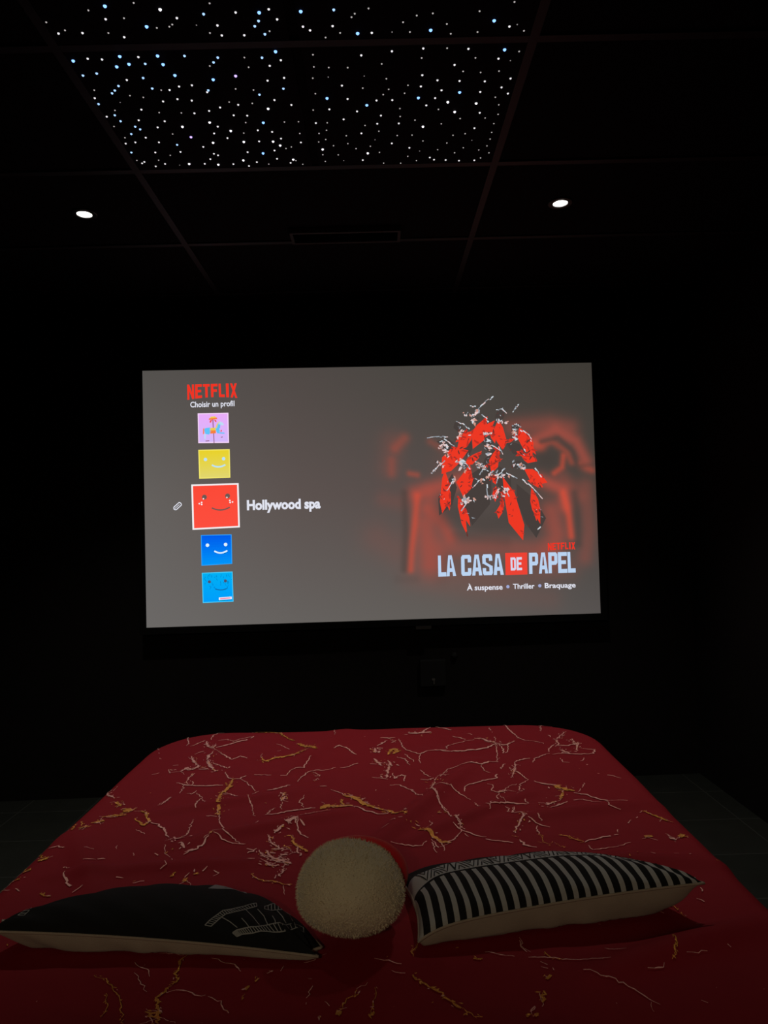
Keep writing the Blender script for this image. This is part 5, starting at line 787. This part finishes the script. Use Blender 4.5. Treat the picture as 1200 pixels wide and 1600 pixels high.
def splinter(P, mi, off, k, spread):                     # an angular splinter about as large as P and lying the same way
    x0, y0 = cen(P); sxx = sum((p[0] - x0) ** 2 for p in P); syy = sum((p[1] - y0) ** 2 for p in P); sxy = sum((p[0] - x0) * (p[1] - y0) for p in P)
    t = .5 * math.atan2(2 * sxy, sxx - syy) + rr.uniform(-.25, .25); ca, sa = math.cos(t), math.sin(t)
    L1 = max(abs((p[0] - x0) * ca + (p[1] - y0) * sa) for p in P) * k; L2 = max(abs(-(p[0] - x0) * sa + (p[1] - y0) * ca) for p in P) * k * .9
    x0 += rr.uniform(-spread, spread); y0 += rr.uniform(-spread, spread); out = []
    for a, b_ in ((-1, rr.uniform(-.3, .3)), (rr.uniform(-.5, -.1), -rr.uniform(.6, 1)), (rr.uniform(.2, .6), -rr.uniform(.4, .9)), (1, rr.uniform(-.4, .4)), (rr.uniform(.1, .5), rr.uniform(.5, 1)), (rr.uniform(-.6, -.2), rr.uniform(.5, .9))):
        out.append((x0 + ca * a * L1 - sa * b_ * L2, y0 + sa * a * L1 + ca * b_ * L2))
    m.poly([S(x, y, off) for x, y in out][::-1], mi); return out
DK = [splinter(P, 0, 0.0012, 1.0, .008) for P in SCR['dark']]
RD = [splinter(P, 1, 0.0016, 1.12, .006) for P in SCR['red']]
for P in list(RD): RD.append(splinter(P, 1, 0.0017, .65, .04))
for P in RD:                                             # facets in the red splinters
    for x, y in scatter(P, 4): flake(x, y, rr.uniform(.008, .022), 6, 0.0020, .35)
    for x, y in scatter(P, 2): flake(x, y, rr.uniform(.006, .016), 5, 0.0022, .3)
for P in DK:                                             # broken lights on the dark splinters
    for x, y in scatter(P, 7): flake(x, y, rr.uniform(.004, .014), rr.choice((3, 3, 7, 0, 5)), 0.0024, .3)
for (x, y), a, c in SCR['pale']:                         # handfuls of pale chips strewn over the heap
    x += rr.uniform(-.018, .018); y += rr.uniform(-.02, .02); t = rr.uniform(0, 3.14); ca, sa = math.cos(t), math.sin(t); r1 = 1.5 * max(a, c); r2 = .6 * min(a, c)
    for _ in range(17):
        p, q_ = r1 * rr.uniform(-1, 1), r2 * rr.uniform(-1, 1); flake(x + ca * p - sa * q_, y + sa * p + ca * q_, rr.uniform(.4, .75) * min(a, c), rr.choice((2, 2, 2, 4, 4, 7, 3, 0)), 0.0026 + rr.uniform(0, .0006), .5)
for k, pts in enumerate(SCR['strokes']):
    for q0, q1 in zip(pts[:-1], pts[1:]):
        for n in range(4):
            t = n / 4; p0 = (q0[0] + (q1[0] - q0[0]) * t + rr.uniform(-.003, .003), q0[1] + (q1[1] - q0[1]) * t + rr.uniform(-.003, .003))
            p1 = (p0[0] + (q1[0] - q0[0]) * .27, p0[1] + (q1[1] - q0[1]) * .27); stroke(m, [p0, p1], rr.uniform(.003, .0065), rr.choice((7, 7, 3, 2)), 0.0040)
part_label(m.build('poster_picture', pm, screen), 'heap of red, dark and pale splinters')
part_label(block('small_logo_lettering', 'NETFLIX', SCR['small_logo'], E_LOGO, 0.004, gapf=0.16, arch=0.10), 'small red block lettering over the title')
part_label(block('title_lettering', 'LA', SCR['t1'], E_TITLE, 0.0045, gapf=0.02), 'pale blue title word LA')
part_label(block('title_lettering', 'CASA', SCR['t2'], E_TITLE, 0.0045, gapf=0.06), 'pale blue title word CASA')
part_label(block('title_lettering', 'PAPEL', SCR['t3'], E_TITLE, 0.0045, gapf=0.06), 'pale blue title word PAPEL')
m = MB(); m.poly([S(x, y, 0.004) for x, y in SCR['de_box']][::-1]); bx = part_label(m.build('title_box', E_BOX, screen), 'red box in the title')
block('title_lettering', 'DE', SCR['de'], G('picture_title_small', 214, 214, 236), 0.005, gapf=0.12, parent=bx)
part_label(words('genre_lettering', '\u00c0 suspense', *SCR['g1'], E_TEXT, 0.004, bold=0.022), 'white word \u00c0 suspense')
part_label(words('genre_lettering', 'Thriller', *SCR['g2'], E_TEXT, 0.004, bold=0.022), 'white word Thriller')
part_label(words('genre_lettering', 'Braquage', *SCR['g3'], E_TEXT, 0.004, bold=0.022), 'white word Braquage')
for x, y in SCR['dots']:
    m = MB(); disc(m, x, y, .0085, .0085, 0, 0.004, 16); m.build('separator_dot', E_DOT, screen)

# ------------------------------------------------------------------ small things on the wall and ceiling
M_VENT = mat('dark_grey_vent_paint', (0.05, 0.048, 0.046, 1), 0.7, noise=0.1)
M_BOX = mat('matt_black_box', (0.008, 0.008, 0.008, 1), 0.8, noise=0.1, spec=0.2)
wy = wall_y(0.27)
wb = thing('wall_box', 'small black square box with a metal tip on the wall below the screen', 'box', (0.265, wy, 0.51), YAW)
m = MB(); m.box(-0.068, 0.068, -0.035, 0.0, 0.0, 0.135, bevel=0.006); m.build('housing', M_BOX, wb, smooth=False)
m = MB(); m.lathe([(0, 0), (0.017, 0), (0.019, 0.006), (0.012, 0.02), (0, 0.02)], 20); k = m.build('knob', M_BOX, wb, smooth=True, fix=True)
k.location = (0.115, -0.002, 0.15); k.rotation_euler = (math.radians(90), 0, 0)
m = MB(); m.box(-0.008, 0.008, -0.040, -0.034, 0.032, 0.042); m.box(0.0, 0.005, -0.040, -0.035, 0.012, 0.032); part_label(m.build('metal_tip', mat('dull_metal', (0.12, 0.12, 0.12, 1), 0.5, 0.6, noise=0.05), wb), 'small bright metal tip')

vt = thing('ceiling_vent', 'faint dark grey slotted vent under the ceiling beyond the starry panels', 'vent', (-0.10, 2.868, CEIL), 0.0)
m = MB()
m.box(-0.225, 0.225, -0.055, -0.043, -0.020, 0.0); m.box(-0.225, 0.225, 0.043, 0.055, -0.020, 0.0); m.box(-0.225, -0.213, -0.043, 0.043, -0.020, 0.0); m.box(0.213, 0.225, -0.043, 0.043, -0.020, 0.0)
m.build('vent_frame', M_VENT, vt)
for k in range(5):
    m = MB(); y = -0.034 + 0.017 * k; m.poly([(-0.213, y - 0.006, -0.018), (0.213, y - 0.006, -0.018), (0.213, y + 0.006, -0.006), (-0.213, y + 0.006, -0.006)]); m.poly([(-0.213, y - 0.006, -0.0165), (-0.213, y + 0.006, -0.0045), (0.213, y + 0.006, -0.0045), (0.213, y - 0.006, -0.0165)])
    m.build('slat', M_VENT, vt)

# ------------------------------------------------------------------ downlights
M_LENS = glow('downlight_lens', (1.0, 0.95, 0.90, 1), LENS_EMISSION, sample=False)
def downlight(x, y, label, watts, group, lens):
    t = thing('downlight', label, 'downlight', (x, y, CEIL), group=group)
    m = MB(); m.lathe([(0.046, 0.0), (0.046, -0.004), (0.043, -0.006), (0.028, -0.006), (0.027, 0.0)], 40); m.build('trim_ring', M_BLACK, t, smooth=False, fix=True)
    m = MB(); m.lathe([(0.0, -0.009), (0.010, -0.0085), (0.019, -0.007), (0.0265, -0.003), (0.0265, 0.0)], 40); part_label(m.build('lamp_lens', lens, t, smooth=True, fix=True), 'glowing white lens')
    l = bpy.data.lights.new('lamp', 'SPOT'); l.energy = watts; l.color = (1.0, 0.93, 0.84); l.spot_size = DOWNLIGHT_CONE; l.spot_blend = 0.9; l.shadow_soft_size = 0.03
    o = bpy.data.objects.new('lamp', l); col.objects.link(o); o.parent = t; o.location = (0, 0, -0.045)
    return t
downlight(-1.0746, 2.6397, 'small glowing white downlight in the black ceiling, left of the starry panels', DOWNLIGHT_WATTS, 'ceiling downlights', M_LENS)
downlight(0.7254, 2.6397, 'small glowing white downlight in the black ceiling, right of the starry panels', DOWNLIGHT_WATTS, 'ceiling downlights', M_LENS)

# added fill lamp, unseen behind the viewer, brightens fleece ball and cushion undersides
M_SHADE = glow('fill_lamp_glass', (1.0, 0.80, 0.52, 1), 2.0, sample=False)
wl = thing('added_fill_lamp', 'small warm reading lamp on the back wall behind the bed head', 'lamp', (-0.45, FLOOR_Y0, 2.05))
m = MB(); m.box(-0.05, 0.05, 0.0, 0.02, -0.07, 0.07, bevel=0.006); m.build('back_plate', M_BLACK, wl)
m = MB(); m.tube([(0, 0.02, 0), (0, 0.07, 0.01), (0, 0.10, 0.0)], 0.009, 10); m.build('arm', M_BLACK, wl, smooth=True)
m = MB(); m.lathe([(0.02, 0.0), (0.045, 0.07), (0.043, 0.07), (0.018, 0.003), (0.0, 0.003), (0.0, 0.0), (0.02, 0.0)], 28); k = m.build('fill_lamp_shade', M_BLACK, wl, smooth=False, fix=True)
k.location = (0, 0.09, 0); k.rotation_euler = (math.radians(-97), 0, 0)
m = MB(); m.lathe([(0.0, 0.045), (0.030, 0.043), (0.034, 0.040)], 24); k = m.build('fill_lamp_glass', M_SHADE, wl, smooth=True)
k.location = (0, 0.09, 0); k.rotation_euler = (math.radians(-97), 0, 0)
l = bpy.data.lights.new('lamp', 'SPOT'); l.energy = FILL_LAMP_WATTS; l.color = (1.0, 0.82, 0.56); l.spot_size = math.radians(70); l.spot_blend = 0.8; l.shadow_soft_size = 0.05
o = bpy.data.objects.new('lamp', l); col.objects.link(o); o.parent = wl; o.location = (0, 0.175, -0.01); o.rotation_euler = (math.radians(90 - 27), 0, math.radians(-6))

# ------------------------------------------------------------------ star panels, last: many small parts
STAR_MATS = {
 's': (glow('star_faint_white', rgb(225, 220, 216), 0.6, False), 0.0022), 't': (glow('star_tiny_white', rgb(190, 186, 184), 0.5, False), 0.0016),
 'm': (glow('star_white', rgb(240, 238, 240), 1.0, False), 0.0030), 'L': (glow('star_bright_white', rgb(250, 248, 255), 1.8, False), 0.0038),
 'b': (glow('star_ice_blue', rgb(165, 206, 255), 1.3, False), 0.0034), 'B': (glow('star_blue', rgb(130, 180, 255), 1.9, False), 0.0043),
 'P': (glow('star_violet', rgb(190, 165, 255), 1.8, False), 0.0040)}
star_mesh = {}
for k, (mt, r) in STAR_MATS.items():
    m = MB(); m.lathe([(r, 0.0005), (r * 0.92, -r * 0.4), (r * 0.6, -r * 0.8), (0.0, -r)], 10); star_mesh[k] = m.mesh('star_light', mt, True, True)
panels = {}
names = {(0, 0): 'black ceiling panel of bluish star lights, near left one of four', (1, 0): 'black ceiling panel of star lights, near right one of four',
         (0, 1): 'black ceiling panel dense with blue and white star lights, far left one of four', (1, 1): 'black ceiling panel of small white star lights, far right one of four'}
for i in (0, 1):
    for j in (0, 1):
        x0, y0 = GRID_X - 1.2 + 0.6 * i, GRID_Y - 1.2 + 0.6 * j
        p = thing('star_ceiling_panel', names[(i, j)], 'ceiling panel', (x0 + 0.3, y0 + 0.3, CEIL), group='star light ceiling panels')
        m = MB(); m.box(-0.287, 0.287, -0.287, 0.287, -0.004, 0.0); m.build('panel_board', M_STARPANEL, p)
        panels[(i, j)] = (p, x0 + 0.3, y0 + 0.3, [])
for k, L in STARS.items():
    for x, y in L:
        i = 0 if x < GRID_X - 0.6 else 1; j = 0 if y < GRID_Y - 0.6 else 1
        p, px, py, lst = panels[(i, j)]
        lx = min(0.282, max(-0.282, x - px)); ly = min(0.282, max(-0.282, y - py))
        lst.append((STAR_MATS[k][1], k, lx, ly))
for (i, j), (p, px, py, lst) in panels.items():
    lst.sort(key=lambda s: -s[0])
    for r, k, lx, ly in lst[:100]:
        o = link('star_light', star_mesh[k], p); o.location = (lx, ly, -0.004)
    if len(lst) > 100:
        m = MB(); ks = sorted({s[1] for s in lst[100:]})
        for r, k, lx, ly in lst[100:]: m.lathe([(r, 0.0005), (r * 0.92, -r * 0.4), (r * 0.6, -r * 0.8), (0.0, -r)], 10, ks.index(k), (lx, ly, -0.004))
        o = m.build('faint_star_lights', [STAR_MATS[k][0] for k in ks], p, smooth=True, fix=True); o['kind'] = 'stuff'
